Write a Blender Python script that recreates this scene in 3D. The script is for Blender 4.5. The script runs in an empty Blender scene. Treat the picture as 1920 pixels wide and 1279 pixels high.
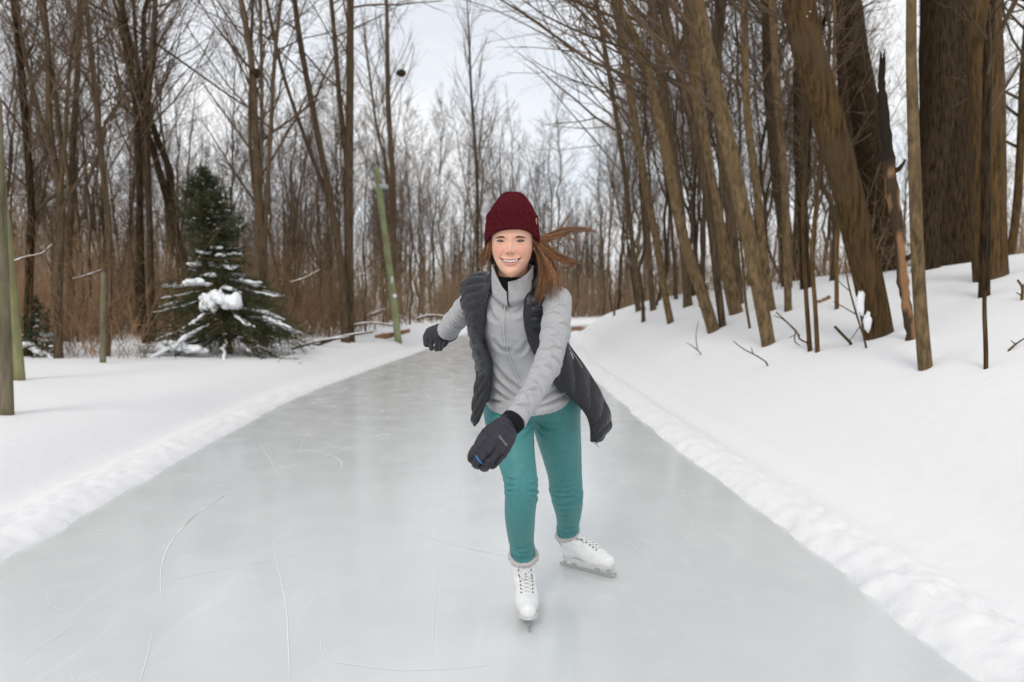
import bpy, math, random
import numpy as np
from mathutils import Vector, Matrix, Euler
from mathutils.bvhtree import BVHTree

# ------------------------------------------------------------------ camera, world, sun, exposure
scene = bpy.context.scene
COL = scene.collection
R = math.radians
CAM_H, FOC, HORIZON = 1.20, 1280.0, 580.0          # metres, focal length and horizon row of the 1920 px wide frame
PITCH = math.atan((639.5 - HORIZON) / FOC)
cam_data = bpy.data.cameras.new('camera')
cam = bpy.data.objects.new('camera', cam_data)
COL.objects.link(cam)
cam.location = (0, 0, CAM_H)
cam.rotation_euler = (math.pi / 2 - PITCH, 0, 0)
cam_data.sensor_width = 36.0
cam_data.lens = FOC / 1920 * 36
cam_data.clip_start = 0.05
cam_data.clip_end = 2000
cam_data.dof.use_dof = True
cam_data.dof.focus_distance = 2.28
cam_data.dof.aperture_fstop = 2.8
scene.camera = cam

SUN_EL, SUN_AZ = 40.0, 194.0       # degrees; azimuth measured clockwise from +Y (the viewing direction)
world = bpy.data.worlds.new('World')
scene.world = world
world.use_nodes = True
nt = world.node_tree
nt.nodes.clear()
w_out = nt.nodes.new('ShaderNodeOutputWorld')
w_sky = nt.nodes.new('ShaderNodeTexSky'); w_sky.sky_type = 'NISHITA'; w_sky.sun_disc = False
w_sky.sun_elevation = R(SUN_EL); w_sky.sun_rotation = R(SUN_AZ)
w_bg = nt.nodes.new('ShaderNodeBackground'); w_bg.inputs['Strength'].default_value = 0.15
nt.links.new(w_sky.outputs[0], w_bg.inputs[0])
w_cl = nt.nodes.new('ShaderNodeBackground')           # the overcast cloud deck
w_cl.inputs['Color'].default_value = (0.955, 0.965, 0.98, 1); w_cl.inputs['Strength'].default_value = 1.05
w_tc = nt.nodes.new('ShaderNodeTexCoord')
w_map = nt.nodes.new('ShaderNodeMapping'); w_map.inputs['Scale'].default_value = (1.6, 1.6, 3.2)
w_map.inputs['Location'].default_value = (0.35, 0.2, 0.1)
w_noi = nt.nodes.new('ShaderNodeTexNoise'); w_noi.inputs['Scale'].default_value = 1.7
w_noi.inputs['Detail'].default_value = 7; w_noi.inputs['Roughness'].default_value = 0.58
w_ramp = nt.nodes.new('ShaderNodeValToRGB')
w_ramp.color_ramp.elements[0].position = 0.36; w_ramp.color_ramp.elements[0].color = (0.74, 0.74, 0.74, 1)
w_ramp.color_ramp.elements[1].position = 0.60; w_ramp.color_ramp.elements[1].color = (1, 1, 1, 1)
w_mix = nt.nodes.new('ShaderNodeMixShader')
nt.links.new(w_tc.outputs['Generated'], w_map.inputs[0]); nt.links.new(w_map.outputs[0], w_noi.inputs['Vector'])
nt.links.new(w_noi.outputs['Fac'], w_ramp.inputs[0]); nt.links.new(w_ramp.outputs[0], w_mix.inputs[0])
nt.links.new(w_bg.outputs[0], w_mix.inputs[1]); nt.links.new(w_cl.outputs[0], w_mix.inputs[2])
nt.links.new(w_mix.outputs[0], w_out.inputs[0])

sun_data = bpy.data.lights.new('sun', 'SUN')
sun_data.energy = 1.15; sun_data.angle = R(14); sun_data.color = (1.0, 0.955, 0.89)
sun = bpy.data.objects.new('sun', sun_data); COL.objects.link(sun)
_sd = Vector((math.sin(R(SUN_AZ)) * math.cos(R(SUN_EL)), math.cos(R(SUN_AZ)) * math.cos(R(SUN_EL)), math.sin(R(SUN_EL))))
sun.rotation_euler = _sd.to_track_quat('Z', 'Y').to_euler()
sun.location = _sd * 60

vs = scene.view_settings
vs.view_transform = 'Standard'; vs.look = 'None'; vs.exposure = 0.0; vs.gamma = 1.0; vs.use_curve_mapping = False
scene.render.film_transparent = False
cy = scene.cycles
cy.max_bounces = 6; cy.diffuse_bounces = 3; cy.glossy_bounces = 3; cy.transmission_bounces = 3
cy.use_denoising = True

# ------------------------------------------------------------------ helpers
CP, SP = math.cos(PITCH), math.sin(PITCH)

def ray(px, py):
    """direction of the picture ray through pixel px, py of the 1920 px wide frame"""
    a, b = (px - 960.0) / FOC, -(py - 639.5) / FOC
    return np.array([a, CP + b * SP, -SP + b * CP])

def U(px, py, Y):
    d = ray(px, py)
    return np.array([0, 0, CAM_H]) + d * (Y / d[1])

def G(px, py, z=0.0):
    d = ray(px, py)
    return np.array([0, 0, CAM_H]) + d * ((z - CAM_H) / d[2])

def project(P):
    P = np.asarray(P, float)
    x, y, z = P[..., 0], P[..., 1], P[..., 2] - CAM_H
    dep = y * CP - z * SP
    up = y * SP + z * CP
    return 960 + FOC * x / dep, 639.5 - FOC * up / dep

def make_mesh(name, V, F, smooth=True, tris=None):
    """V (n,3), F (m,4) quads, tris (k,3)"""
    me = bpy.data.meshes.new(name)
    V = np.asarray(V, np.float32).reshape(-1, 3)
    F = np.zeros((0, 4), np.int32) if F is None or len(F) == 0 else np.asarray(F, np.int32)
    T = np.zeros((0, 3), np.int32) if tris is None or len(tris) == 0 else np.asarray(tris, np.int32)
    me.vertices.add(len(V)); me.vertices.foreach_set('co', V.ravel())
    loops = np.concatenate([F.ravel(), T.ravel()])
    me.loops.add(len(loops)); me.loops.foreach_set('vertex_index', loops)
    n = len(F) + len(T)
    me.polygons.add(n)
    st = np.concatenate([np.arange(len(F)) * 4, len(F) * 4 + np.arange(len(T)) * 3]).astype(np.int32)
    me.polygons.foreach_set('loop_start', st)
    try:
        me.polygons.foreach_set('loop_total', np.concatenate([np.full(len(F), 4), np.full(len(T), 3)]).astype(np.int32))
    except Exception:
        pass
    me.polygons.foreach_set('use_smooth', np.full(n, smooth, bool))
    me.update(calc_edges=True)
    me.validate()
    return me

def set_color(me, C, name='Col'):
    a = me.color_attributes.new(name, 'FLOAT_COLOR', 'POINT')
    C = np.asarray(C, np.float32)
    if C.shape[1] == 3:
        C = np.concatenate([C, np.ones((len(C), 1), np.float32)], 1)
    a.data.foreach_set('color', C.ravel())

def link(name, me, mat=None, parent=None):
    o = bpy.data.objects.new(name, me)
    COL.objects.link(o)
    if mat is not None and me is not None:
        me.materials.clear()
        for m in (mat if isinstance(mat, (list, tuple)) else [mat]):
            me.materials.append(m)
    if parent is not None:
        o.parent = parent
        o.matrix_parent_inverse = Matrix.Translation(-Vector(parent.location)) if parent.parent is None else Matrix.Identity(4)
    return o

def tag(o, label=None, cat=None, group=None, kind=None):
    if label: o['label'] = label
    if cat: o['category'] = cat
    if group: o['group'] = group
    if kind: o['kind'] = kind
    return o

def empty(name, loc=(0, 0, 0)):
    o = bpy.data.objects.new(name, None)
    o.empty_display_size = 0.2
    COL.objects.link(o); o.location = loc
    return o

class MB:
    """collects pieces of one mesh"""
    def __init__(s): s.V, s.F, s.T, s.C, s.n = [], [], [], [], 0
    def add(s, V, F=None, T=None, C=None):
        V = np.asarray(V, float).reshape(-1, 3)
        if F is not None and len(F): s.F.append(np.asarray(F) + s.n)
        if T is not None and len(T): s.T.append(np.asarray(T) + s.n)
        s.V.append(V); s.n += len(V)
        if C is not None: s.C.append(np.broadcast_to(np.asarray(C, float), (len(V), 3)))
        return s
    def mesh(s, name, smooth=True):
        me = make_mesh(name, np.concatenate(s.V), np.concatenate(s.F) if s.F else None, smooth, np.concatenate(s.T) if s.T else None)
        if s.C: set_color(me, np.concatenate(s.C))
        return me
    def build(s, name, mat, parent=None, smooth=True):
        return link(name, s.mesh(name, smooth), mat, parent)

def tubes(P, Rad, sides=4, squash=None):
    """P (B,n,3), Rad (B,n): a batch of tubes -> V, F"""
    P = np.asarray(P, float); Rad = np.asarray(Rad, float)
    if P.ndim == 2: P = P[None]; Rad = Rad[None]
    B, n, _ = P.shape
    t = np.gradient(P, axis=1)
    t /= np.linalg.norm(t, axis=2, keepdims=True) + 1e-12
    mean = t.mean(1, keepdims=True)
    ref = np.where(np.abs(mean[..., 2:3]) > 0.8, np.array([1.0, 0, 0]), np.array([0, 0, 1.0]))
    a = np.cross(t, np.broadcast_to(ref, t.shape)); a /= np.linalg.norm(a, axis=2, keepdims=True) + 1e-12
    b = np.cross(t, a)
    th = np.arange(sides) * 2 * math.pi / sides
    V = P[:, :, None, :] + Rad[:, :, None, None] * (a[:, :, None, :] * np.cos(th)[None, None, :, None] + b[:, :, None, :] * np.sin(th)[None, None, :, None] * (1 if squash is None else squash))
    i = np.arange(n - 1)[:, None]; j = np.arange(sides)[None, :]; k = (j + 1) % sides
    q = np.stack([i * sides + j, i * sides + k, (i + 1) * sides + k, (i + 1) * sides + j], -1).reshape(-1, 4)
    F = (q[None] + (np.arange(B) * n * sides)[:, None, None]).reshape(-1, 4)
    return V.reshape(-1, 3), F

def tube_caps(n, sides):
    T = []
    for base in (0, (n - 1) * sides):
        for j in range(1, sides - 1):
            T.append((base, base + j, base + j + 1) if base else (base, base + j + 1, base + j))
    return np.array(T)

def interp_path(pts, n):
    """smooth resampling of control points (k,m) into n rows (Catmull-Rom)"""
    pts = np.asarray(pts, float)
    k = len(pts)
    if k == 2:
        t = np.linspace(0, 1, n)[:, None]
        return pts[0] * (1 - t) + pts[1] * t
    ext = np.vstack([2 * pts[0] - pts[1], pts, 2 * pts[-1] - pts[-2]])
    u = np.linspace(0, k - 1, n); i = np.minimum(u.astype(int), k - 2); f = (u - i)[:, None]
    p0, p1, p2, p3 = ext[i], ext[i + 1], ext[i + 2], ext[i + 3]
    return 0.5 * (2 * p1 + (p2 - p0) * f + (2 * p0 - 5 * p1 + 4 * p2 - p3) * f ** 2 + (3 * p1 - p0 - 3 * p2 + p3) * f ** 3)

def box(cx, cy_, cz, sx, sy, sz):
    V = np.array([[x, y, z] for x in (-1, 1) for y in (-1, 1) for z in (-1, 1)], float) * np.array([sx, sy, sz]) / 2 + np.array([cx, cy_, cz])
    F = np.array([[0, 1, 3, 2], [4, 6, 7, 5], [0, 4, 5, 1], [2, 3, 7, 6], [0, 2, 6, 4], [1, 5, 7, 3]])
    return V, F

def smoothstep(a, b, x):
    t = np.clip((x - a) / (b - a), 0, 1)
    return t * t * (3 - 2 * t)

def vnoise(x, y, seed=0):
    """cheap smooth value noise"""
    x = np.asarray(x, float); y = np.asarray(y, float)
    xi, yi = np.floor(x).astype(np.int64), np.floor(y).astype(np.int64)
    xf, yf = x - xi, y - yi
    def h(a, b):
        n = (a * 374761393 + b * 668265263 + seed * 974634777) & 0xFFFFFFFF
        n = ((n ^ (n >> 13)) * 1274126177) & 0xFFFFFFFF
        return ((n ^ (n >> 16)) & 0xFFFF) / 65535.0
    u, v = xf * xf * (3 - 2 * xf), yf * yf * (3 - 2 * yf)
    return (h(xi, yi) * (1 - u) + h(xi + 1, yi) * u) * (1 - v) + (h(xi, yi + 1) * (1 - u) + h(xi + 1, yi + 1) * u) * v - 0.5

# ------------------------------------------------------------------ materials
def new_mat(name, col=(0.5, 0.5, 0.5), rough=0.7, spec=0.3):
    m = bpy.data.materials.new(name); m.use_nodes = True
    b = m.node_tree.nodes['Principled BSDF']
    b.inputs['Base Color'].default_value = (*col, 1); b.inputs['Roughness'].default_value = rough
    b.inputs['Specular IOR Level'].default_value = spec
    return m, m.node_tree, b

def noise_mat(name, c1, c2, scale=8.0, stretch=(1, 1, 1), rough=0.8, spec=0.2, bump=0.3, bdist=0.01, detail=5, per_object=0.0, attr=False, lo=0.35, hi=0.65, coords='Object', c3=None, s3=2.0):
    m, t, b = new_mat(name, c1, rough, spec)
    N, L = t.nodes, t.links
    tc = N.new('ShaderNodeTexCoord'); mp = N.new('ShaderNodeMapping'); mp.inputs['Scale'].default_value = stretch
    L.new(tc.outputs[coords], mp.inputs[0])
    n = N.new('ShaderNodeTexNoise'); n.inputs['Scale'].default_value = scale; n.inputs['Detail'].default_value = detail
    n.inputs['Roughness'].default_value = 0.6
    L.new(mp.outputs[0], n.inputs['Vector'])
    r = N.new('ShaderNodeValToRGB')
    r.color_ramp.elements[0].position = lo; r.color_ramp.elements[0].color = (*c1, 1)
    r.color_ramp.elements[1].position = hi; r.color_ramp.elements[1].color = (*c2, 1)
    L.new(n.outputs['Fac'], r.inputs[0])
    out = r.outputs[0]
    if c3 is not None:
        n3 = N.new('ShaderNodeTexNoise'); n3.inputs['Scale'].default_value = s3; n3.inputs['Detail'].default_value = 4
        L.new(tc.outputs[coords], n3.inputs['Vector'])
        r3 = N.new('ShaderNodeValToRGB'); r3.color_ramp.elements[0].position = 0.5; r3.color_ramp.elements[1].position = 0.66
        L.new(n3.outputs['Fac'], r3.inputs[0])
        mx = N.new('ShaderNodeMixRGB'); L.new(r3.outputs[0], mx.inputs[0]); L.new(out, mx.inputs[1]); mx.inputs[2].default_value = (*c3, 1)
        out = mx.outputs[0]
    if per_object:
        oi = N.new('ShaderNodeObjectInfo'); mr = N.new('ShaderNodeMapRange')
        mr.inputs['To Min'].default_value = 1 - per_object; mr.inputs['To Max'].default_value = 1 + per_object
        L.new(oi.outputs['Random'], mr.inputs['Value'])
        mx = N.new('ShaderNodeVectorMath'); mx.operation = 'SCALE'
        L.new(out, mx.inputs[0]); L.new(mr.outputs[0], mx.inputs['Scale'])
        out = mx.outputs[0]
    if attr:
        at = N.new('ShaderNodeVertexColor'); at.layer_name = 'Col'
        mx = N.new('ShaderNodeMixRGB'); mx.blend_type = 'MULTIPLY'; mx.inputs[0].default_value = 1
        L.new(out, mx.inputs[1]); L.new(at.outputs[0], mx.inputs[2]); out = mx.outputs[0]
    L.new(out, b.inputs['Base Color'])
    if bump:
        bp = N.new('ShaderNodeBump'); bp.inputs['Strength'].default_value = bump; bp.inputs['Distance'].default_value = bdist
        L.new(n.outputs['Fac'], bp.inputs['Height']); L.new(bp.outputs[0], b.inputs['Normal'])
    return m
# ------------------------------------------------------------------ ground: snow terrain and the ice trail
_LP = np.array([(-8, -2.2), (1.5, -2.30)] + [tuple(G(x, y)[[1, 0]]) for x, y in ((0, 1055), (170, 955), (340, 862), (450, 800), (560, 742), (680, 697), (800, 655))] + [(34, -2.3), (42, -0.6), (60, 9), (100, 50), (300, 250)])
_RP = np.array([(-8, 1.55), (1.0, 1.5)] + [tuple(G(x, y)[[1, 0]]) for x, y in ((1830, 1279), (1560, 1053), (1380, 925), (1230, 812), (1150, 742))] + [(14, 1.4), (20, 1.75), (34, 2.7), (42, 5.0), (60, 17), (100, 60), (300, 262)])

def edge(P, y):
    y = np.asarray(y, float)
    acc = 0
    for o in (-0.5, -0.25, 0, 0.25, 0.5):
        acc = acc + np.interp(y + o * np.clip(np.abs(y) * 0.25, 0.3, 5), P[:, 0], P[:, 1])
    return acc / 5
def left_edge(y): return edge(_LP, y)
def right_edge(y): return edge(_RP, y)

_HR = np.array([(-9, -.06), (-.05, -.05), (0.0, 0.0), (.04, .04), (.14, .085), (.26, .10), (.36, .055), (.44, .055), (.58, .15), (.72, .17), (.9, .34), (1.3, .66), (2.0, 1.0), (3.4, 1.52), (5, 1.86), (9, 2.3), (30, 3.2), (120, 9)])
_HL = np.array([(-9, -.06), (-.05, -.05), (0.0, 0.0), (.05, .035), (.16, .07), (.30, .08), (.40, .045), (.48, .05), (.62, .15), (.85, .27), (1.3, .36), (2.5, .43), (5, .47), (9, .42), (20, .5), (60, 1.2), (160, 7)])

def _sm(P, d, w):
    acc = 0
    for o in (-1, -.5, 0, .5, 1):
        acc = acc + np.interp(d + o * w, P[:, 0], P[:, 1])
    return acc / 5

def ground_h(x, y):
    """height of the snow surface"""
    x = np.asarray(x, float); y = np.asarray(y, float)
    rag = 0.030 * vnoise(y * 1.3, x * 0.7, 3) + 0.030 * vnoise(y * 7, x * 2, 4) + 0.028 * vnoise(y * 22, x * 12, 5) + .016 * vnoise(y * 55, x * 30, 6)
    dr = x - right_edge(y); dl = left_edge(y) - x
    dr = dr + rag * smoothstep(.55, .12, np.abs(dr)); dl = dl + rag * smoothstep(.55, .12, np.abs(dl))
    wr = 0.015 + 0.09 * np.clip(dr, 0, 3); wl = 0.015 + 0.09 * np.clip(dl, 0, 3)
    h = np.maximum(_sm(_HR, dr, wr), _sm(_HL, dl, wl))
    d = np.maximum(dr, dl)
    a = smoothstep(0.0, 0.25, d)
    lump = np.exp(-((d - 0.2) / 0.16) ** 2)
    h = h + a * (0.11 * vnoise(x * 0.45, y * 0.35, 11) * smoothstep(.6, 2, d) + 0.022 * vnoise(x * 1.1, y * 0.8, 12) * smoothstep(.3, 1, d) + 0.004 * vnoise(x * 4, y * 3, 13))
    h = h + lump * (0.022 * vnoise(x * 9, y * 3, 14) + 0.020 * vnoise(x * 23, y * 13, 15) + 0.020 * vnoise(x * 48, y * 40, 17))
    far = np.hypot(x, y)
    h = h + smoothstep(60, 400, far) * (6 * vnoise(x * 0.01, y * 0.01, 16) + 3)
    return h

def T(px, py, tmax=160.0):
    """the point where the picture ray meets the snow"""
    d = ray(px, py); o = np.array([0, 0, CAM_H])
    t = np.concatenate([np.arange(1.0, 12, 0.02), np.arange(12, 40, 0.06), np.arange(40, tmax, 0.25)])
    P = o + t[:, None] * d
    below = np.nonzero(P[:, 2] < np.maximum(ground_h(P[:, 0], P[:, 1]), 0))[0]
    if len(below) == 0:
        gap = P[:, 2] - ground_h(P[:, 0], P[:, 1]); gap[P[:, 1] > 16] = 9e9
        p = P[np.argmin(gap)]; p[2] = float(ground_h(p[0], p[1])); return p
    return P[below[0]]

def on_ground(x, y):
    return np.array([x, y, float(ground_h(x, y))])

def build_ground():
    ys = [-8.0]
    while ys[-1] < 420:
        y = ys[-1]
        ys.append(y + (0.5 if y < 0.8 else max(0.03, 0.011 * y) if y < 20 else 0.02 * y))
    ys = np.array(ys)
    dd = np.concatenate([np.arange(-0.5, 0.7, 0.022), np.arange(0.7, 3, 0.06), np.geomspace(3, 420, 75)])
    le, re = left_edge(ys)[:, None], right_edge(ys)[:, None]
    mid = np.linspace(0, 1, 8)[1:-1]
    X = np.concatenate([le - dd[::-1][None], (le + .5) + (re - le - 1.0) * mid[None], re + dd[None]], 1)
    Yg = np.broadcast_to(ys[:, None], X.shape)
    Z = ground_h(X, Yg)
    ny, nx = X.shape
    V = np.stack([X, Yg, Z], -1).reshape(-1, 3)
    i = np.arange(ny - 1)[:, None] * nx + np.arange(nx - 1)[None]
    F = np.stack([i, i + 1, i + nx + 1, i + nx], -1).reshape(-1, 4)
    m, t, b = new_mat('snow', (0.835, 0.835, 0.84), 0.62, 0.25)
    N, L = t.nodes, t.links
    tc = N.new('ShaderNodeTexCoord')
    n1 = N.new('ShaderNodeTexNoise'); n1.inputs['Scale'].default_value = 60; n1.inputs['Detail'].default_value = 5
    n2 = N.new('ShaderNodeTexNoise'); n2.inputs['Scale'].default_value = 7; n2.inputs['Detail'].default_value = 4
    L.new(tc.outputs['Object'], n1.inputs[0]); L.new(tc.outputs['Object'], n2.inputs[0])
    ad = N.new('ShaderNodeMath'); ad.operation = 'MULTIPLY_ADD'; ad.inputs[1].default_value = 0.25
    L.new(n1.outputs['Fac'], ad.inputs[0]); L.new(n2.outputs['Fac'], ad.inputs[2])
    bp = N.new('ShaderNodeBump'); bp.inputs['Strength'].default_value = 0.35; bp.inputs['Distance'].default_value = 0.02
    L.new(ad.outputs[0], bp.inputs['Height']); L.new(bp.outputs[0], b.inputs['Normal'])
    o = link('snow_ground', make_mesh('snow_ground', V, F), m); tag(o, kind='structure')

    # ice: a level sheet that runs under the snow on both sides
    ys2 = np.concatenate([np.linspace(-8, 30, 60), np.geomspace(31, 300, 40)])
    u = np.linspace(-0.25, 1.25, 14)
    X = left_edge(ys2)[:, None] * (1 - u) + right_edge(ys2)[:, None] * u
    V = np.stack([X, np.broadcast_to(ys2[:, None], X.shape), np.zeros_like(X)], -1).reshape(-1, 3)
    ny, nx = X.shape
    i = np.arange(ny - 1)[:, None] * nx + np.arange(nx - 1)[None]
    F = np.stack([i, i + 1, i + nx + 1, i + nx], -1).reshape(-1, 4)
    m, t, b = new_mat('ice', (0.55, 0.58, 0.59), 0.2, 0.5)
    b.inputs['IOR'].default_value = 1.42; b.inputs['Coat Weight'].default_value = 0.25; b.inputs['Coat Roughness'].default_value = 0.14; b.inputs['Coat IOR'].default_value = 1.35
    N, L = t.nodes, t.links
    tc = N.new('ShaderNodeTexCoord')
    def noi(scale, detail, stretch=(1, 1, 1), rough=0.6, dist=0):
        mp = N.new('ShaderNodeMapping'); mp.inputs['Scale'].default_value = stretch
        L.new(tc.outputs['Object'], mp.inputs[0])
        n = N.new('ShaderNodeTexNoise'); n.inputs['Scale'].default_value = scale; n.inputs['Detail'].default_value = detail; n.inputs['Roughness'].default_value = rough
        n.inputs['Distortion'].default_value = dist
        L.new(mp.outputs[0], n.inputs['Vector']); return n.outputs['Fac']
    def ramp(src, p0, c0, p1, c1):
        r = N.new('ShaderNodeValToRGB'); e = r.color_ramp.elements
        e[0].position = p0; e[0].color = (*c0, 1); e[1].position = p1; e[1].color = (*c1, 1)
        L.new(src, r.inputs[0]); return r.outputs[0]
    def mix(f, a, b_, mode='MIX'):
        x = N.new('ShaderNodeMixRGB'); x.blend_type = mode
        if isinstance(f, float): x.inputs[0].default_value = f
        else: L.new(f, x.inputs[0])
        L.new(a, x.inputs[1]) if not isinstance(a, tuple) else setattr(x.inputs[1], 'default_value', (*a, 1))
        L.new(b_, x.inputs[2]) if not isinstance(b_, tuple) else setattr(x.inputs[2], 'default_value', (*b_, 1))
        return x.outputs[0]
    c = ramp(noi(0.9, 5, dist=.4), 0.3, (0.635, 0.66, 0.665), 0.7, (0.70, 0.715, 0.72))
    c = mix(ramp(noi(4.5, 8, rough=.7), 0.48, (0, 0, 0), 0.75, (.5, .5, .5)), c, (0.74, 0.75, 0.745))
    c = mix(ramp(noi(3.2, 8, (2.2, .5, 1), .7, .8), 0.56, (0, 0, 0), 0.72, (.4, .4, .4)), c, (0.80, 0.805, 0.80))
    sp = ramp(noi(55, 2), 0.68, (0, 0, 0), 0.74, (.8, .8, .8))
    c = mix(sp, c, (0.80, 0.805, 0.80))
    L.new(c, b.inputs['Base Color'])
    rr = ramp(noi(3.0, 6), 0.3, (.10, .10, .10), 0.75, (.32, .32, .32)); L.new(rr, b.inputs['Roughness'])
    bp = N.new('ShaderNodeBump'); bp.inputs['Strength'].default_value = 0.12; bp.inputs['Distance'].default_value = 0.004
    L.new(noi(14, 6), bp.inputs['Height']); L.new(bp.outputs[0], b.inputs['Normal'])
    o = link('ice_trail', make_mesh('ice_trail', V, F, False), m); tag(o, kind='structure')

    # skate marks: thin frosty scratches lying on the ice
    rng = np.random.default_rng(5)
    mb = MB()
    def strip(P, w, z):
        P = np.asarray(P, float); n = len(P)
        t = np.gradient(P, axis=0); t /= np.linalg.norm(t, axis=1, keepdims=True) + 1e-9
        nr = np.stack([-t[:, 1], t[:, 0]], 1)
        prof = np.sin(np.linspace(0.02, 1, n) ** 0.7 * math.pi * 0.97) ** 0.6
        wv = (w * prof * (0.7 + 0.6 * rng.random(n)))[:, None]
        a, b_ = P + nr * wv / 2, P - nr * wv / 2
        V = np.zeros((2 * n, 3)); V[0::2, :2] = a; V[1::2, :2] = b_; V[:, 2] = z
        k = np.arange(n - 1) * 2
        mb.add(V, np.stack([k, k + 1, k + 3, k + 2], 1))
    def mark(px, w, n=30, z=0.0025):
        strip(interp_path([G(x, y)[:2] for x, y in px], n), w, z)
    mark([(301, 1118), (303, 1060), (325, 1010), (375, 960), (430, 925), (520, 880)], .005, 40)
    mark([(330, 1000), (390, 948), (450, 917), (540, 880)], .0025)
    mark([(543, 1279), (540, 1200), (535, 1130), (520, 1060), (508, 1000)], .004, 40)
    mark([(810, 1220), (812, 1170), (818, 1100), (822, 1050)], .0025)
    mark([(150, 1279), (190, 1262), (230, 1246)], .0025)
    mark([(20, 1255), (90, 1205), (180, 1145), (210, 1128)], .0025)
    mark([(600, 1200), (610, 1235), (680, 1250), (770, 1258), (900, 1250), (960, 1235)], .003)
    mark([(130, 1258), (140, 1279)], .0025)
    mark([(262, 1279), (275, 1235), (285, 1190)], .003)
    for k in range(420):
        y = 2.6 + 24 * rng.random() ** 1.1
        x = left_edge(y) + (right_edge(y) - left_edge(y)) * (0.06 + 0.88 * rng.random())
        L_ = (0.15 + 1.2 * rng.random() ** 2.5) * (1 + y * 0.06) * (.6 if y < 5 else 1)
        a0 = rng.normal(math.pi / 2 if y > 5 else 0.4, 0.9); cv = rng.normal(0, 0.7) / L_
        s = np.linspace(-.5, .5, 22) * L_
        ang = a0 + cv * s
        P = np.stack([np.cumsum(np.cos(ang)), np.cumsum(np.sin(ang))], 1) * L_ / 22
        P = P - P.mean(0) + np.array([x, y])
        strip(P, (0.0008 + 0.0028 * rng.random() ** 4) * (1 + y * 0.12), 0.0012 + 0.00004 * (k % 40))
    # soft scraped patches of frost where skates have braked
    m2, t2, b2 = new_mat('frosty_scratch', (0.84, 0.845, 0.84), 0.7, 0.2)
    o = mb.build('skate_marks', m2, None, False); tag(o, kind='structure')
build_ground()
# ------------------------------------------------------------------ trees
BARK = noise_mat('bark_grey_brown', (0.052, 0.033, 0.015), (0.180, 0.108, 0.046), 16, (2.2, 2.2, 0.28), 0.9, 0.1, 1.0, 0.05, 9, 0.30, c3=(0.130, 0.088, 0.050), s3=1.3)
BARK_DARK = noise_mat('bark_dark_ridged', (0.010, 0.007, 0.0035), (0.066, 0.042, 0.022), 17, (2.4, 2.4, 0.30), 0.9, 0.1, 1.0, 0.035, 6, 0.08)
BARK_WOOD = noise_mat('bark_wood_brown', (0.038, 0.027, 0.017), (0.130, 0.090, 0.055), 14, (2.2, 2.2, 0.28), 0.9, 0.1, 0.8, 0.02, 7, 0.35, c3=(0.085, 0.060, 0.036), s3=1.3)
BARK_PALE = noise_mat('bark_pale_smooth', (0.072, 0.051, 0.026), (0.215, 0.150, 0.080), 16, (1.4, 1.4, 0.5), 0.9, 0.1, 1.0, 0.03, 9, 0.12, c3=(0.150, 0.098, 0.050), s3=1.6)
TWIG = noise_mat('twig_brown', (0.075, 0.052, 0.034), (0.145, 0.100, 0.065), 3, (1, 1, 1), 0.9, 0.1, 0.0, 0.01, 2, 0.25)
SNOWM = noise_mat('settled_snow', (0.84, 0.86, 0.89), (0.88, 0.89, 0.91), 20, rough=0.65, bump=0.4, bdist=0.02)

def spawn(rng, P, Rr, k, m, length, ang, up=0.0, u0=0.25, u1=1.0, wig=0.12, bias=None, rmul=0.55, rtip=0.25, lfun=None):
    """k children on each of the B parent branches P (B,n,3); returns child paths (B*k,m,3) and radii"""
    B, n, _ = P.shape
    u = u0 + (u1 - u0) * (np.arange(k)[None, :] + rng.random((B, k))) / k
    f = u * (n - 1); i = np.minimum(f.astype(int), n - 2); f = f - i
    bi = np.arange(B)[:, None]
    p0 = P[bi, i] * (1 - f[..., None]) + P[bi, i + 1] * f[..., None]
    r0 = (Rr[bi, i] * (1 - f) + Rr[bi, i + 1] * f) * rmul * (0.7 + 0.5 * rng.random((B, k)))
    t = P[bi, i + 1] - P[bi, i]; t = t / (np.linalg.norm(t, axis=2, keepdims=True) + 1e-9)
    rv = rng.normal(size=(B, k, 3))
    if bias is not None: rv = rv + np.asarray(bias)
    perp = rv - (rv * t).sum(-1, keepdims=True) * t
    perp /= np.linalg.norm(perp, axis=2, keepdims=True) + 1e-9
    a = (ang[0] + (ang[1] - ang[0]) * rng.random((B, k)))[..., None]
    d = t * np.cos(a) + perp * np.sin(a)
    plen = np.linalg.norm(np.diff(P, axis=1), axis=2).sum(1)[:, None]
    if lfun is not None: L = lfun(u) * (0.7 + 0.6 * rng.random((B, k)))
    else: L = plen * length * (0.55 + 0.8 * rng.random((B, k))) * (1.15 - 0.6 * u)
    p0, d, L, r0 = p0.reshape(-1, 3), d.reshape(-1, 3), L.reshape(-1), r0.reshape(-1)
    C = np.zeros((len(p0), m, 3)); C[:, 0] = p0
    st = (L / (m - 1))[:, None]
    for j in range(1, m):
        d = d + rng.normal(size=d.shape) * wig + np.array([0, 0, up])
        d /= np.linalg.norm(d, axis=1, keepdims=True)
        C[:, j] = C[:, j - 1] + d * st
    RR = r0[:, None] * np.linspace(1, rtip, m)[None]
    return C, RR

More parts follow.
